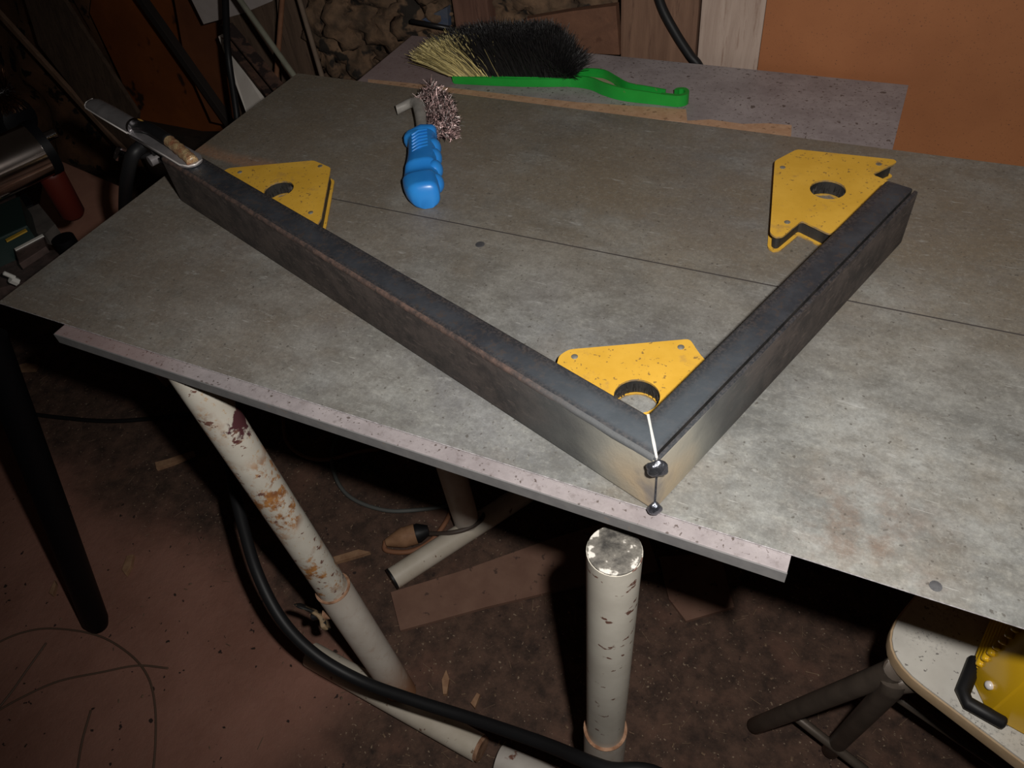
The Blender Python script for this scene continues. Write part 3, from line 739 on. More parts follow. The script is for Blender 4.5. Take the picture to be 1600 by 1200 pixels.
# upper jaw: flat shoe with turned up rim
bm = BM(); out = []
outline = [(.0, .0), (.004, .009), (.014, .0135), (.140, .0135), (.150, .0125)]
poly = [(x, y) for x, y in outline] + [(x, -y) for x, y in reversed(outline[1:])]
prism(bm, rounded(poly, .004), 0, .0032, .0006)
for v in bm.verts: v.co = J + d_ * v.co.x + s_ * v.co.y + Vector((0, 0, v.co.z + -.02 * max(0, v.co.x - .045)))
uj = link('upper_jaw', bm, MCLAMP, cl, True, 40)
# handle: folded channel running up and away
H0 = J + d_ * .142 + Vector((0, 0, .000)); H1 = J + d_ * .284 + s_ * .002 + Vector((0, 0, -.0040))
bm = BM(); rings = []
dh = (H1 - H0).normalized(); nh = dh.cross(s_).normalized()
if nh.z < 0: nh = -nh
for t, w, h in ((0, .0125, .006), (.06, .0125, .0075), (.6, .0130, .0075), (.93, .0125, .0070), (.985, .0105, .006), (1, .007, .005)):
    cpt = H0.lerp(H1, t)
    ring = []
    for k in range(9):
        a = math.pi * k / 8; ring.append(cpt + s_ * math.cos(a) * w + nh * (math.sin(a) * h))
    for k in range(8, -1, -1):
        a = math.pi * k / 8; ring.append(cpt + s_ * math.cos(a) * (w - .0012) + nh * (math.sin(a) * h - .0014))
    rings.append(ring)
loft(bm, rings); ch_ = link('handle', bm, MCLAMP, cl, True, 50)
bm = BM(); tube(bm, [H0 + s_ * -.0123 + nh * .001, H0.lerp(H1, .6) - s_ * .0128 + nh * .001, H0.lerp(H1, .93) - s_ * .0124 + nh * .001, H0.lerp(H1, .985) - s_ * .0100 + nh * .002, H0.lerp(H1, 1.0) - s_ * .006 + nh * .004, H0.lerp(H1, 1.0) + s_ * .004 + nh * .005], .0009, 8); link('rim', bm, MRIMS, ch_, True)
bm = BM(); tube(bm, [J + d_ * .145 - s_ * .0130 + Vector((0, 0, .0010)), J + d_ * .050 - s_ * .0132 + Vector((0, 0, .0028)), J + d_ * .016 - s_ * .0130 + Vector((0, 0, .0026)), J + d_ * .004 - s_ * .0085 + Vector((0, 0, .0026)), J + d_ * .0005 - s_ * .001 + Vector((0, 0, .0026)), J + d_ * .004 + s_ * .0085 + Vector((0, 0, .0026))], .0010, 8); link('rim', bm, MRIMS, uj, True)
bm = BM(); tube(bm, [H0 + dh * .001 + nh * .003, H0 + dh * .006 + nh * .003], .0118, 18); link('collar', bm, MCHROME, cl, True, 45)
# conductor and copper braid soldered on top of the jaw
bm = BM(); tube(bm, spline([H0 + dh * .004 + nh * .004, J + d_ * .110 + s_ * .003 + Vector((0, 0, .011)), J + d_ * .062 + s_ * .003 + Vector((0, 0, .0100))]), .0072, 12); link('conductor', bm, MBLK, cl, True)
bm = BM(); pts = spline([J + d_ * .066 + s_ * .003 + Vector((0, 0, .0098)), J + d_ * .038 + s_ * .001 + Vector((0, 0, .0085)), J + d_ * .012 - s_ * .001 + Vector((0, 0, .006)), J + d_ * .005 - s_ * .002 + Vector((0, 0, .0040))], 6)
tube(bm, pts, [.0066 + .0007 * math.sin(i * 2.3) for i in range(len(pts))], 12); link('copper_braid', bm, MCOPPER, uj, True)
# lower jaw reaching into the tube, pivot and spring, lower handle
Q0 = C0 - A2 * .705 + B2 * .0155 + Vector((0, 0, HB * .45)); Q1 = C0 - A2 * .745 + B2 * .0155 + Vector((0, 0, .040)); 
bm = BM(); beam(bm, C0 - A2 * .675 + B2 * .0155 + Vector((0, 0, .030)), Q1, B2, .016, .006, .001); link('lower_jaw', bm, MDARK, cl)
bm = BM(); beam(bm, J + d_ * .100 + Vector((0, 0, .0005)), C0 - A2 * .745 + B2 * .0155 + Vector((0, 0, .034)), B2, .020, .004, .001); link('pivot_plate', bm, MDARK, cl)
bm = BM(); tube(bm, [Q1 - B2 * .016, Q1 + B2 * .016], .0065, 14); link('pivot_pin', bm, MCLAMP, cl, True, 40)
wn = at(190, 243, T + .035)
bm = BM(); disc(bm, wn, (-.3, -.6, .7), .0085, .006, 6); disc(bm, wn + Vector((.006, .004, 0)), (-.3, -.6, .7), .006, .012, 10, .002); link('wing_nut', bm, MCHROME, cl, False)
bm = BM(); tube(bm, [wn, Q1], .004, 8); link('bolt', bm, MDARK, cl, True)
bm = BM(); cp = [at(222, 228, T + .05), at(208, 242, T + .045), at(200, 270, T + .02), at(196, 300, T - .02), at(196, 345, T - .12), at(205, 400, T - .3)]
tube(bm, spline(cp), .0082, 12); link('clamp_cable', bm, MBLK, cl, True)

# ------------------------------------------------------------------ green hand brush
hb = thing('hand_brush', 'green plastic hand brush lying bristles up on the lilac board', 'brush', (-.42, .92, ZB), None)
BR = [(-.566, .904), (-.52, .914), (-.47, .923), (-.43, .931), (-.395, .938)]                      # brush head centre line
HD = [(-.402, .9365), (-.385, .9395), (-.362, .9380), (-.340, .9255), (-.315, .9150), (-.285, .9140), (-.262, .9145)]
HW = [.0110, .0125, .0145, .0125, .0088, .0080, .0076]
def ribbon(bm, cl_, hw, zlo, zhi):
    rings = []
    n = len(cl_)
    for i, (x, y) in enumerate(cl_):
        p = Vector((x, y, 0)); d = Vector((cl_[min(i + 1, n - 1)][0] - cl_[max(i - 1, 0)][0], cl_[min(i + 1, n - 1)][1] - cl_[max(i - 1, 0)][1], 0)).normalized()
        s = Vector((-d.y, d.x, 0)); w = hw[i] if isinstance(hw, list) else hw; zl = zlo[i] if isinstance(zlo, list) else zlo; zh = zhi[i] if isinstance(zhi, list) else zhi
        rings.append([p - s * w + Vector((0, 0, zl)), p + s * w + Vector((0, 0, zl)), p + s * w + Vector((0, 0, zh)), p - s * w + Vector((0, 0, zh))])
    loft(bm, rings); return bm
bm = BM(); ribbon(bm, BR, [.010, .014, .0155, .0145, .012], ZB + .0004, ZB + .0145); bmesh.ops.bevel(bm, geom=bm.edges[:], offset=.002, segments=2, affect='EDGES')
link('brush_back', bm, MGREEN, hb, True, 40)
# handle: shallow U channel with dust in it
HS = [(p.x, p.y) for p in spline([Vector((x, y, 0)) for x, y in HD], 4)]; n = len(HS); rings = []
for i, (x, y) in enumerate(HS):
    p = Vector((x, y, 0)); d = Vector((HS[min(i + 1, n - 1)][0] - HS[max(i - 1, 0)][0], HS[min(i + 1, n - 1)][1] - HS[max(i - 1, 0)][1], 0)).normalized(); s = Vector((-d.y, d.x, 0))
    t = i / (n - 1); fi = t * (len(HW) - 1); i0 = min(int(fi), len(HW) - 2); w = HW[i0] + (HW[i0 + 1] - HW[i0]) * (fi - i0); z0 = ZB + .0004; h = .0145 + .003 * math.sin(math.pi * t); tw = .0022
    prof = [(-w, 0), (w, 0), (w, h), (w - tw, h), (w - tw, .005), (-w + tw, .005), (-w + tw, h), (-w, h)]
    rings.append([p + s * a + Vector((0, 0, z0 + b)) for a, b in prof])
bm = BM(); loft(bm, rings); hdl = link('brush_handle', bm, MGREEN, hb, True, 35)
bm = BM(); ribbon(bm, HS[5:-1], [max(.0045, HW[min(int((k + 5) / 4), len(HW) - 1)] - .0034) for k in range(len(HS) - 6)], ZB + .0052, ZB + .0066); link('handle_dust', bm, MDUST, hdl)['label'] = 'sandy dust lying in the handle channel'
bm = BM(); e = Vector((-.243, .916, ZB + .0085))
hk = [Vector((x, y, e.z)) for x, y in ((-.264, .9088), (-.252, .9090), (-.2420, .9098), (-.2350, .9150), (-.2345, .9225), (-.2400, .9285), (-.2470, .9270), (-.2490, .9225))]
rings = []
sp = spline(hk, 4)
for i, p in enumerate(sp):
    d = (sp[min(i + 1, len(sp) - 1)] - sp[max(i - 1, 0)]).normalized(); s = Vector((-d.y, d.x, 0))
    rings.append([p - s * .0026 + Vector((0, 0, -.0080)), p + s * .0026 + Vector((0, 0, -.0080)), p + s * .0026 + Vector((0, 0, .0068)), p - s * .0026 + Vector((0, 0, .0068))])
loft(bm, rings); link('hook', bm, MGREEN, hdl, True, 40)
# bristles
def blade(bm, p, q, w, bend, cl_, col, lay, nseg=2):
    d = q - p; s = d.cross(Vector((random.gauss(0, 1), random.gauss(0, 1), random.gauss(0, 1)))).normalized() * w / 2
    prev = None
    for k in range(nseg + 1):
        t = k / nseg; c = p + d * t + bend * (t * t); ww = s * (1 - .55 * t)
        a, b = bm.verts.new(c - ww), bm.verts.new(c + ww)
        if prev:
            f = bm.faces.new((prev[0], prev[1], b, a))
            for lp in f.loops: lp[lay] = col
        prev = (a, b)
def hair_mat(name, rough=.55, metal=0):
    N = NT(name, rough=rough, metal=metal); at_ = N.n('ShaderNodeAttribute'); at_.attribute_name = 'tint'; N.color(at_.outputs['Color']); return N.m
bm = BM(); lay = bm.loops.layers.color.new('tint')
rb = random.Random(3)
for k in range(24000):
    t = rb.random(); side = rb.uniform(-1, 1)
    f = t * (len(BR) - 1); i = min(int(f), len(BR) - 2); fx = f - i
    x = BR[i][0] * (1 - fx) + BR[i + 1][0] * fx; y = BR[i][1] * (1 - fx) + BR[i + 1][1] * fx
    p = Vector((x, y + side * .013, ZB + .0135))
    h = (.062 if t < .75 else .062 - .047 * ((t - .75) / .25) ** 1.2) * rb.uniform(.82, 1.06)
    lean_x = -.038 * max(0, 1 - t / .45) ** 1.2 - .006 + .012 * max(0, (t - .6) / .4)
    q = p + Vector((lean_x + rb.gauss(0, .006), side * .016 + rb.gauss(0, .006), h * (1 - .45 * max(0, 1 - t / .4) ** 2)))
    rel = q.x
    tan = (t + .05 * rb.gauss(0, 1) + .13 * (side + 1)) < .27
    v = rb.uniform(.6, 1.25)
    col = (.74 * v, .68 * v, .46 * v, 1) if tan else (.105 * v, .098 * v, .100 * v, 1)
    blade(bm, p, q, .0011, Vector((rb.gauss(0, .004), rb.gauss(0, .004), -.004)), None, col, lay)
o = link('bristles', bm, hair_mat('brush_hair'), hb); o['kind'] = 'stuff'; o['label'] = 'dark grey bristles, tan at the tip end'

# ------------------------------------------------------------------ blue wire brush
wb = thing('wire_brush', 'wire brush with blue ribbed plastic handle and grey holder lying on the sheet', 'brush', (-.48, .67, T))
h0 = Vector((-.4405, .607, T)); h1 = Vector((-.5150, .7300, T))       # butt and neck of the handle on the sheet
dw = (h1 - h0); Lh = dw.length; dw.normalize(); sw = Vector((dw.y, -dw.x, 0))        # sw points right (to the bristle side)
def hpt(s, a, z): return h0 + dw * s + sw * a + Vector((0, 0, z))
rings = []; NS = 66
for i in range(NS + 1):
    t = i / NS; s = t * Lh
    left = -.0190 - .0075 * math.exp(-((t - .26) / .24) ** 2)
    right = .0145 + .0012 * abs(math.sin(t * math.pi * 4.0 + .25))
    top = .0310 - .005 * t
    if t < .16:
        k = (1 - (1 - t / .16) ** 2.6) ** (1 / 2.6) * .62 + .38 if t > 0 else .38
        left *= k; right *= min(1, k + .18); top *= min(1, k + .10)
    if .24 < t < .44: top -= .0060 * math.sin((t - .24) / .20 * math.pi)
    if t > .90: left -= .0055 * min(1, (t - .90) / .04); right += .001
    if t > .97:
        k = 1 - (t - .97) / .03 * .22; left *= k; right *= k; top *= k
    zc = top / 2; ring = []
    for k in range(20):
        a = 2 * math.pi * k / 20; ca, sa = math.cos(a), math.sin(a)
        ca_ = math.copysign(abs(ca) ** .7, ca); sa_ = math.copysign(abs(sa) ** .7, sa)
        ring.append(hpt(s, (right if ca > 0 else -left) * ca_, max(.0006, zc + zc * sa_)))
    rings.append(ring)
bm = BM(); loft(bm, rings); bh_ = link('handle', bm, MBLUE, wb, True, 42)
# finger scallops and thumb ribs as raised mouldings
for k, t in enumerate((.20, .41, .60, .77)):
    bm = BM(); b_ = blob((0, 0, 0), (.0125, .0098, .0120), 1, 0, 3)
    bm.free(); bm = b_
    for v in bm.verts: v.co = hpt(Lh * t, .0115, .0135) + dw * v.co.x * .95 + sw * v.co.y + Vector((0, 0, v.co.z))
    link('finger_grip', bm, MBLUE, bh_, True)
for k in range(6):
    t = .60 + .055 * k; bm = BM(); tube(bm, [hpt(Lh * t, -.0125, .0258), hpt(Lh * t + .004, -.004, .0282), hpt(Lh * t + .008, .0060, .0268)], .0016, 8, True, True); link('thumb_rib', bm, MBLUE, bh_, True)
bm = BM(); tube(bm, [hpt(Lh * .985, -.016, .013), hpt(Lh * 1.0, 0, .0155), hpt(Lh * .99, .012, .015)], [.0105, .0125, .0115], 16, True, True); link('guard', bm, MBLUE, wb, True, 50)
# grey bent holder
hold = spline([hpt(Lh * .97, .000, .016), hpt(Lh + .022, .0005, .018), hpt(Lh + .050, -.001, .020), hpt(Lh + .074, -.004, .021), hpt(Lh + .084, -.014, .018), hpt(Lh + .082, -.034, .012)], 6)
rings = []
for i, p in enumerate(hold):
    d = (hold[min(i + 1, len(hold) - 1)] - hold[max(i - 1, 0)]).normalized(); s = Vector((d.y, -d.x, 0)).normalized()
    t = i / (len(hold) - 1); w = .0085 if t < .7 else .0085 - .0045 * (t - .7) / .3; h = .0065
    rings.append([p + s * w * math.cos(a) + Vector((0, 0, h * math.sin(a))) for a in (2 * math.pi * k / 12 for k in range(12))])
bm = BM(); loft(bm, rings); link('holder', bm, MHOLD, wb, True, 50)
bm = BM(); lay = bm.loops.layers.color.new('tint')
for k in range(24000):
    t = rb.random(); w_ = rb.random() ** .8
    ss_ = Lh + .003 + .080 * t
    fan = (t - .30) * .014 * w_
    lift = .010 * w_ * max(0, t - .6) / .4
    p = hpt(ss_ + fan, .006 + .034 * w_ * (1 - .30 * max(0, t - .55) / .45) - .014 * max(0, t - .72) / .28, .016 + rb.uniform(-.013, .014) * (.6 + .4 * w_) + lift)
    d = (sw * rb.gauss(.8, .8) + dw * rb.gauss(.0, .8) + Vector((0, 0, rb.gauss(.2, .8)))).normalized() * rb.uniform(.003, .008)
    q = p + d
    if rb.random() < .45: v = rb.uniform(.05, .3)
    else: v = rb.uniform(.6, 1.7)
    blade(bm, p, q, .0010, Vector((rb.gauss(0, .002), rb.gauss(0, .002), rb.gauss(0, .002))), None, (min(1, .68 * v), min(1, .57 * v), min(1, .56 * v), 1), lay, 2)
for v in bm.verts: v.co.z = max(v.co.z, T + .0006)
o = link('wire_bristles', bm, hair_mat('steel_wire', .35, .35), wb); o['kind'] = 'stuff'; o['label'] = 'glinting crimped steel wire bristles'

# ------------------------------------------------------------------ machine at the left edge
mc = thing('bench_grinder', 'dark bench grinder on a black leg at the left edge, chrome barrel and wire wheel', 'grinder', (-1.086, .206, 0))
bm = BM(); tube(bm, [(-1.0975, .206, .0), (-1.0975 + .004, .208, .02), (-1.015, .352, .64)], [.018, .0225, .0225], 24, True); link('leg', bm, MBLKP, mc, True, 45)
zc = .80
c1 = at(68, 230, zc); c0 = at(-60, 288, zc)
ax = (c1 - c0).normalized()
bm = BM(); tube(bm, [c0, c1], .036, 32); link('barrel', bm, mottled('black_chrome', (.55, .46, .42), (.75, .66, .62), 12, .14, 1), mc, True, 40)
bm = BM(); tube(bm, [c1 - ax * .008, c1 + ax * .004], .0372, 32); link('barrel_ring', bm, MBLKP, mc, True, 40)
bm = BM(); e = at(62, 219, zc + .01); tube(bm, [e - ax * .01, e + ax * .022], .0068, 14); link('axle_pin', bm, MCHROME, mc, True, 40)
# wire wheel
wc = at(2, 145, zc + .05); bm = BM(); lay = bm.loops.layers.color.new('tint'); u_, w_ = frame_of(ax)
for k in range(2600):
    a = rb.uniform(0, 2 * math.pi); dirv = u_ * math.cos(a) + w_ * math.sin(a); v = rb.uniform(.3, 1.2); z_ = rb.uniform(-.010, .010)
    r0_, r1_ = .010, .030 * rb.uniform(.75, 1.02)
    blade(bm, wc + dirv * r0_ + ax * z_, wc + dirv * r1_ + ax * (z_ * 1.5 + rb.gauss(0, .003)), .0010, Vector((0, 0, 0)), None, (.34 * v, .22 * v, .15 * v, 1), lay, 1)
o = link('wire_wheel', bm, hair_mat('wheel_wire', .4, .7), mc); o['kind'] = 'stuff'
bm = BM(); disc(bm, wc - ax * .012, ax, .0125, .026, 16, .003); link('wheel_hub', bm, MDARK, mc, True, 40)
bm = BM(); tube(bm, [at(-6, 180, zc + .01), at(26, 186, zc + .01)], .030, 20, True, True); link('motor_body', bm, MBLKP, mc, True, 40)
bm = BM(); tube(bm, [at(78, 268, .74), at(112, 330, .66)], .0185, 20, True, True); link('red_handle', bm, MREDH, mc, True, 50)['label'] = 'dark red round handle'
def slab(name, px4, z, th, m, bev=.001):
    bm = BM(); P_ = [at(x, y, z) for x, y in px4]; prism(bm, [(p.x, p.y) for p in P_], z - th, z, bev); return link(name, bm, m, mc)
slab('base_plate', [(-90, 345), (20, 298), (62, 392), (85, 390), (95, 400), (40, 440), (-80, 470)], .66, .02, MIRON)
slab('green_housing', [(-80, 352), (30, 306), (42, 352), (-70, 402)], .70, .05, MGBOX, .003)
slab('yellow_strip', [(8, 374), (40, 357), (42, 360), (10, 377)], .7015, .002, NT('yellow_strip_paint', (.42, .26, .03), .5).m, 0)
slab('tool_rest', [(22, 388), (66, 365), (72, 385), (30, 412)], .69, .01, MIRON)
slab('rest_edge', [(22, 388.5), (66, 365.5), (68, 368), (24, 391)], .6915, .002, MBRIGHT, 0)
slab('tool_rest', [(34, 330), (60, 318), (86, 350), (70, 366), (50, 362)], .665, .02, mottled('grey_iron', (.07, .062, .056), (.11, .095, .085), 40, .6))
bm = BM(); tube(bm, [at(98, 372, .66) - Vector((0, 0, .02)), at(98, 372, .66)], .016, 18); link('clamp_knob', bm, MBLKP, mc, True, 45)
bm = BM(); b_ = at(20, 430, .69); disc(bm, b_ - Vector((0, 0, .012)), (-.2, -.5, .9), .0055, .010, 6); disc(bm, b_ - Vector((0, 0, .004)), (-.2, -.5, .9), .003, .014, 10, .001); link('mounting_bolt', bm, MBRIGHT, mc)
bm = BM(); beam(bm, at(-60, 380, .63), at(60, 330, .63), (0, 0, 1), .05, .05, .002); link('stand_top', bm, MBLKP, mc)

# ------------------------------------------------------------------ stool with the yellow welder, lower right
ZS = .47
so = thing('stool', 'stool with grimy white laminate seat and dark tube legs at lower right', 'stool', (.24, .44, 0))
sc_ = [at(1392, 962, ZS), at(1366, 1012, ZS), at(1604, 1192, ZS)]
ex = (sc_[2] - at(1432, 1062, ZS)).normalized(); ey = (Vector((-ex.y, ex.x, 0)))
# left-front corner where the two edges would meet
pA = at(1432, 1062, ZS); pL = at(1367, 1010, ZS)
tpar = (pL - pA).dot(ex); corner = pA + ex * tpar
def seat_poly(off=0):
    p = [corner + ex * (0 - off) + ey * (0 - off), corner + ex * (.36 + off) - ey * off, corner + ex * (.36 + off) + ey * (.36 + off), corner - ex * off + ey * (.36 + off)]
    return rounded([(v.x, v.y) for v in p], .055 + off, 8)
bm = BM(); prism(bm, seat_poly(0), ZS - .0030, ZS, .0008); link('seat_top', bm, MLAMI, so, True, 40)
bm = BM(); prism(bm, seat_poly(.0022), ZS - .019, ZS - .0022, .003); link('seat_edge', bm, MPLY, so, True, 40)
cc = corner + ex * .18 + ey * .18
def leg_tube(px_top, z_top, px_bot, r=.0125):
    a, b = at(*px_top, z_top), at(*px_bot, .012); bm = BM()
    tube(bm, spline([cc.lerp(a, .55) + Vector((0, 0, z_top - cc.z)) * .45, a, a.lerp(b, .08) + (b - a) * 0, b], 6), r, 16); return bm
def leg_pts(pts_, r=.0125):
    bm = BM(); tube(bm, spline(pts_, 6), r, 16, True, True); return bm
zl = ZS - .032
la = at(1400, 1046, zl); ca_ = cc + Vector((0, 0, zl - ZS)); link('leg', leg_pts([la.lerp(ca_, .6), la.lerp(ca_, .2), la, at(1372, 1058, zl - .030), at(1180, 1134, .012)]), MLEGT, so, True, 60)
lb = at(1402, 1066, zl - .012); link('leg', leg_pts([lb.lerp(ca_, .6), lb.lerp(ca_, .2), lb, at(1384, 1084, zl - .05), at(1298, 1172, .012)]), MLEGT, so, True, 60)
link('leg', leg_pts([cc + ex * .1 + ey * .08 + Vector((0, 0, zl - ZS)), cc + ex * .15 + ey * .12 + Vector((0, 0, zl - ZS)), Vector((cc.x + .22, cc.y + .16, .012))]), MLEGT, so, True, 60)
link('leg', leg_pts([cc + ex * .1 - ey * .08 + Vector((0, 0, zl - ZS)), cc + ex * .15 - ey * .12 + Vector((0, 0, zl - ZS)), Vector((cc.x + .24, cc.y - .16, .012))]), MLEGT, so, True, 60)
bm = BM(); tube(bm, [at(1244, 1120, .09), at(1292, 1158, .075), at(1352, 1204, .06)], .007, 12, True, True); link('rung', bm, MLEGT, so, True, 60)
bm = BM(); tube(bm, [at(1400, 1088, .20), at(1500, 1156, .19), at(1620, 1236, .19)], .006, 12, True, True); link('rung', bm, MLEGT, so, True, 60)
# welder
we = thing('welding_inverter', 'yellow welding inverter with black corner bumper on the white stool', 'welder', tuple(at(1500, 1090, ZS)))
zw = ZS + .001
k0, k1, k2 = at(1498, 1092, ZS + .012), at(1532, 1034, ZS + .012), at(1566, 1130, ZS + .012)
fx = (k2 - k0); fx.z = 0; fx.normalize(); fy = Vector((-fx.y, fx.x, 0))
def wp(a, b, z): return Vector((k0.x, k0.y, 0)) + fx * a + fy * b + Vector((0, 0, z))
def wbox(name, a0, a1, b0, b1, z0, z1, m, bev=.003):
    bm = BM(); box(bm, (a0, b0, z0), (a1, b1, z1), bev)
    for v in bm.verts: v.co = wp(v.co.x, v.co.y, v.co.z)
    bmesh.ops.recalc_face_normals(bm, faces=bm.faces[:]); return link(name, bm, m, we, True, 40)
L1_ = (k1 - k0).length; L2_ = (k2 - k0).length
ch = .024; foot_ = [(.004 + ch, .005), (.25, .005), (.25, .17), (.004, .17), (.004, .005 + ch * 1.15)]
bm = BM(); rings = []
for z, k in ((ZS + .004, 0), (ZS + .012, 0), (ZS + .19, .010), (ZS + .20, .016)):
    rings.append([wp(a + k * (1 if a < .1 else -1), b + k * (1 if b < .1 else -1), z) for a, b in foot_])
loft(bm, rings); bmesh.ops.bevel(bm, geom=bm.edges[:], offset=.0015, segments=2, affect='EDGES'); us_ = link('shell', bm, MWELDY, we, True, 40)
bm = BM()
tube(bm, [wp(.001, L1_ * .95, ZS + .012), wp(.001, .009, ZS + .012), wp(.008, .001, ZS + .012), wp(L2_, .001, ZS + .012)], .0068, 14, True, True); link('corner_bumper', bm, MBLK, we, True, 60)
bm = BM(); nrm = (-fx - fy).normalized(); disc(bm, wp(.004 + ch * .5, .005 + ch * .57, ZS + .030) - nrm * .003, nrm + Vector((0, 0, .3)), .0042, .0045, 14, .0018); link('screw', bm, MRIMS, us_, True, 50)
# curved louvres on both sides of the chamfered corner
for k in range(12):
    z = ZS + .014 + .0135 * k; bm = BM()
    pts = [wp(.003 + .0006 * k, b_, z + .006 * math.sin((b_ - .036) / .10 * math.pi)) for b_ in (.036, .052, .070, .090, .110, .130)]
    tube(bm, spline(pts, 3), .0040, 8, True, True); link('louvre', bm, MWELDY, us_, True)
for k in range(12):
    z = ZS + .010 + .0135 * k; bm = BM()
    pts = [wp(a_, .004 + .0006 * k, z + .006 * math.sin((a_ - .066) / .12 * math.pi)) for a_ in (.066, .085, .105, .130, .155, .180)]
    tube(bm, spline(pts, 3), .0040, 8, True, True); link('louvre', bm, MWELDY, us_, True)

# ------------------------------------------------------------------ cables, plug, boards and litter on the floor
bm = BM(); tube(bm, spline([at(345, 640, .45), at(360, 735, .40), at(378, 815, .37), at(402, 895, .34), at(440, 968, .30), at(492, 1022, .26), at(560, 1062, .23), at(640, 1092, .225), at(740, 1124, .235), at(850, 1162, .28), at(945, 1200, .34), Vector((-.02, .27, .33)), Vector((.16, .22, .16)), Vector((.34, .18, .03)), Vector((.60, .20, .0085))], 10), .0085, 14)
tag(link('black_welding_cable', bm, MBLK, smooth=True), 'thick black cable sagging across both front table legs', 'cable')
def cord(name, label, pts_, r, m, cat='cable', group=None):
    bm = BM(); tube(bm, spline(pts_, 8), r, 8, True, True); return tag(link(name, bm, m, smooth=True), label, cat, group)
z_ = .007
cord('grey_cable', 'thin grey cord curving over the dirt from under the table to the rear stand', [at(560, 650, z_), at(524, 690, z_), at(521, 735, z_), at(545, 775, z_), at(600, 797, z_), at(660, 796, z_), at(712, 788, z_)], .0042, MGREYC)
cord('brown_cable', 'brown cord looping round the tan plug in front of the rear stand', [at(602, 846, .008), at(604, 860, .006), at(640, 862, .008), at(672, 846, .012), at(694, 820, .014), at(712, 785, .010), at(740, 740, .008)], .0050, MBRNC)
cord('dark_cable', 'dark brown cord lying over the foot of the rear stand', [at(668, 834, .018), at(700, 833, .046), at(730, 826, .05), at(752, 812, .046), at(762, 792, .03), at(800, 770, .01)], .0045, MDBRN)
cord('brown_cable', 'brown cord loop in the shadow behind the rusty left leg', [at(442, 650, z_), at(448, 690, z_), at(474, 712, z_), at(512, 718, z_), at(560, 706, z_), at(610, 700, z_)], .0044, MBRNC)
cord('black_cable', 'black cord running along the dirt behind the black machine leg', [at(-20, 630, z_), at(30, 643, z_), at(90, 652, z_), at(180, 658, z_), at(290, 648, z_), at(360, 640, z_)], .0050, MBLK)
pg = thing('rubber_plug', 'tan rubber plug with black socket face lying by the rear stand foot', 'plug', tuple(at(630, 845, 0)))
p0, p1 = at(603, 848, .022), at(650, 834, .024)
dpl = p1 - p0
bm = BM(); tube(bm, [p0, p0 + dpl * .15, p0 + dpl * .5, p0 + dpl * .62, p0 + dpl * .66, p0 + dpl], [.007, .011, .019, .0205, .0195, .0205], 18); link('plug_body', bm, MPLUG, pg, True, 50)
bm = BM(); tube(bm, [p1 - dpl * .02, p1 + dpl * .10, p1 + dpl * .42], [.0185, .0190, .010], 18); link('socket_face', bm, MBLK, pg, True, 50)
def flat(name, label, cat, px, th, m, z0=0):
    bm = BM(); P_ = [at(x, y, th) for x, y in px]; prism(bm, [(p.x, p.y) for p in P_], z0 - .004, th, .0008); return tag(link(name, bm, m), label, cat)
flat('hardboard_strip', 'long brown hardboard strip lying on the dirt in front of the rear stand', 'board', [(610, 925), (720, 892), (860, 842), (1000, 800), (1030, 890), (900, 915), (760, 948), (625, 985)], .005, MCARD)
flat('hardboard_scrap', 'small brown hardboard scrap on the floor right of the capped stand', 'board', [(1030, 870), (1125, 862), (1147, 948), (1072, 970), (1045, 935)], .005, MCARD)
def chipobj(label, px, th=.006): return flat('wood_chip', label, 'wood chip', px, th, MCHIPW)
chipobj('long reddish wood splinter on the dirt left of the rusty leg', [(242, 722), (262, 717), (302, 704), (304, 709), (268, 724), (244, 732)])
chipobj('flat tan wood chip on the dirt below the left corner of the sheet', [(25, 571), (40, 567), (58, 569), (54, 577), (28, 578)])
chipobj('slim tan wood chip lying just left of the black machine leg', [(76, 926), (85, 906), (87, 912), (82, 930)])
chipobj('pale brown chip on the swept floor right of the black machine leg', [(190, 890), (198, 868), (208, 866), (204, 884), (196, 898)])
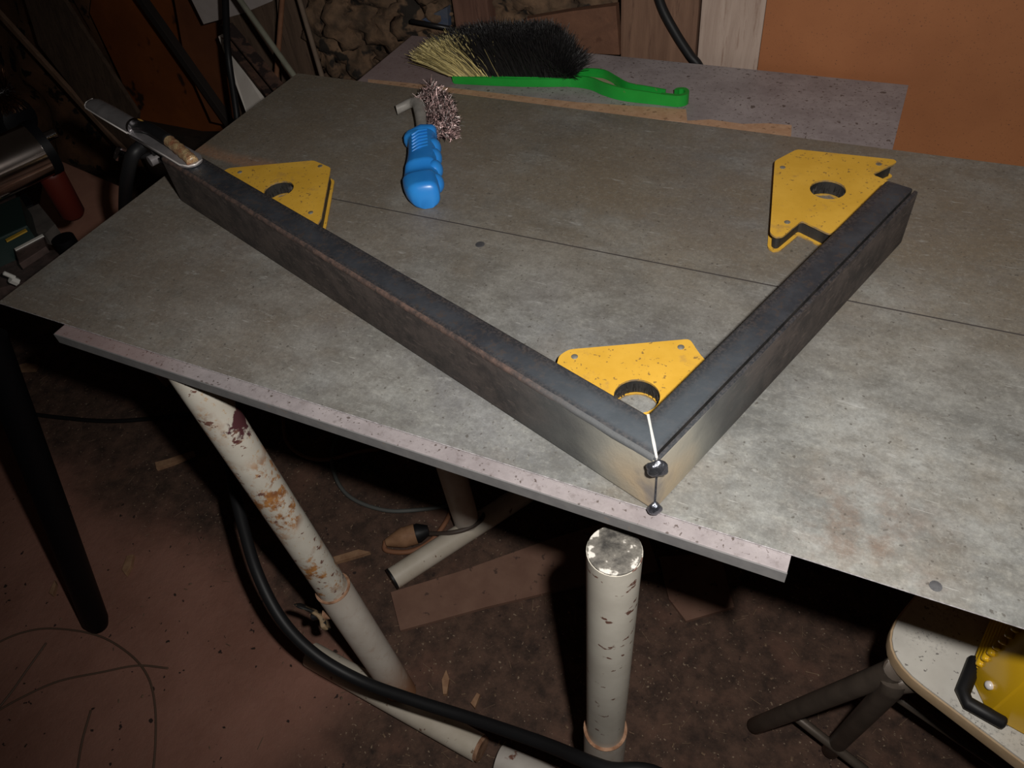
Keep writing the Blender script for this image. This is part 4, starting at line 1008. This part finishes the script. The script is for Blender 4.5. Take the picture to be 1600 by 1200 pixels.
chipobj('reddish chip on the dirt left of the capped stand', [(690, 1062), (697, 1046), (702, 1060), (698, 1084), (692, 1084)])
chipobj('long thin splinter beside the tan plug', [(520, 870), (560, 858), (578, 862), (560, 868), (524, 878)])
chipobj('small splinter on the dirt below the rear stand foot', [(735, 1098), (745, 1082), (750, 1085), (742, 1106)])
for k, pts_ in enumerate(([(-20, 1012), (30, 990), (80, 982), (150, 992), (200, 1020), (230, 1055), (242, 1100), (243, 1160), (238, 1220)],
                          [(-20, 1120), (30, 1092), (90, 1065), (160, 1050), (215, 1040), (262, 1044)],
                          [(-30, 1140), (15, 1085), (40, 1050), (72, 1005)],
                          [(120, 1210), (128, 1160), (142, 1110)])):
    cord('thin_wire', ('thin dull wire curling in a wide loop below the black machine leg', 'thin dull wire running nearly level across the swept floor at lower left', 'straight thin wire slanting up at the lower left edge', 'short thin wire end pointing up near the bottom left')[k], [at(x, y, -.001) for x, y in pts_], .0019, MWIRE, 'wire')
bm = BM(); rl = random.Random(5)
for k in range(2600):
    x = rl.uniform(-2.4, .6); y = rl.uniform(.1, 1.4)
    if x < -.55 and y + .3 * x < .09 and rl.random() > .12: continue
    if x > -.55 and rl.random() < .1: pass
    L_ = rl.choice((.004, .006, .010, .018)) * rl.uniform(.6, 1.4); w = rl.uniform(.0006, .0016) if L_ > .008 else rl.uniform(.0015, .004); a = rl.uniform(0, math.pi); z = rl.uniform(.001, .004)
    d = Vector((math.cos(a), math.sin(a), rl.uniform(-.1, .1))) * L_ / 2; s = Vector((-math.sin(a), math.cos(a), 0)) * w / 2; c = Vector((x, y, z)); up = Vector((0, 0, w * .5))
    q = [bm.verts.new(c - d - s), bm.verts.new(c + d - s), bm.verts.new(c + d + s), bm.verts.new(c - d + s), bm.verts.new(c + up)]
    for i in range(4): bm.faces.new((q[i], q[(i + 1) % 4], q[4]))
o = link('sawdust', bm, mottled('sawdust_litter', (.13, .085, .06), (.26, .17, .11), 9, .9)); o['kind'] = 'stuff'; tag(o, 'fine shavings and splinters littering the dirt floor under the table', 'litter')
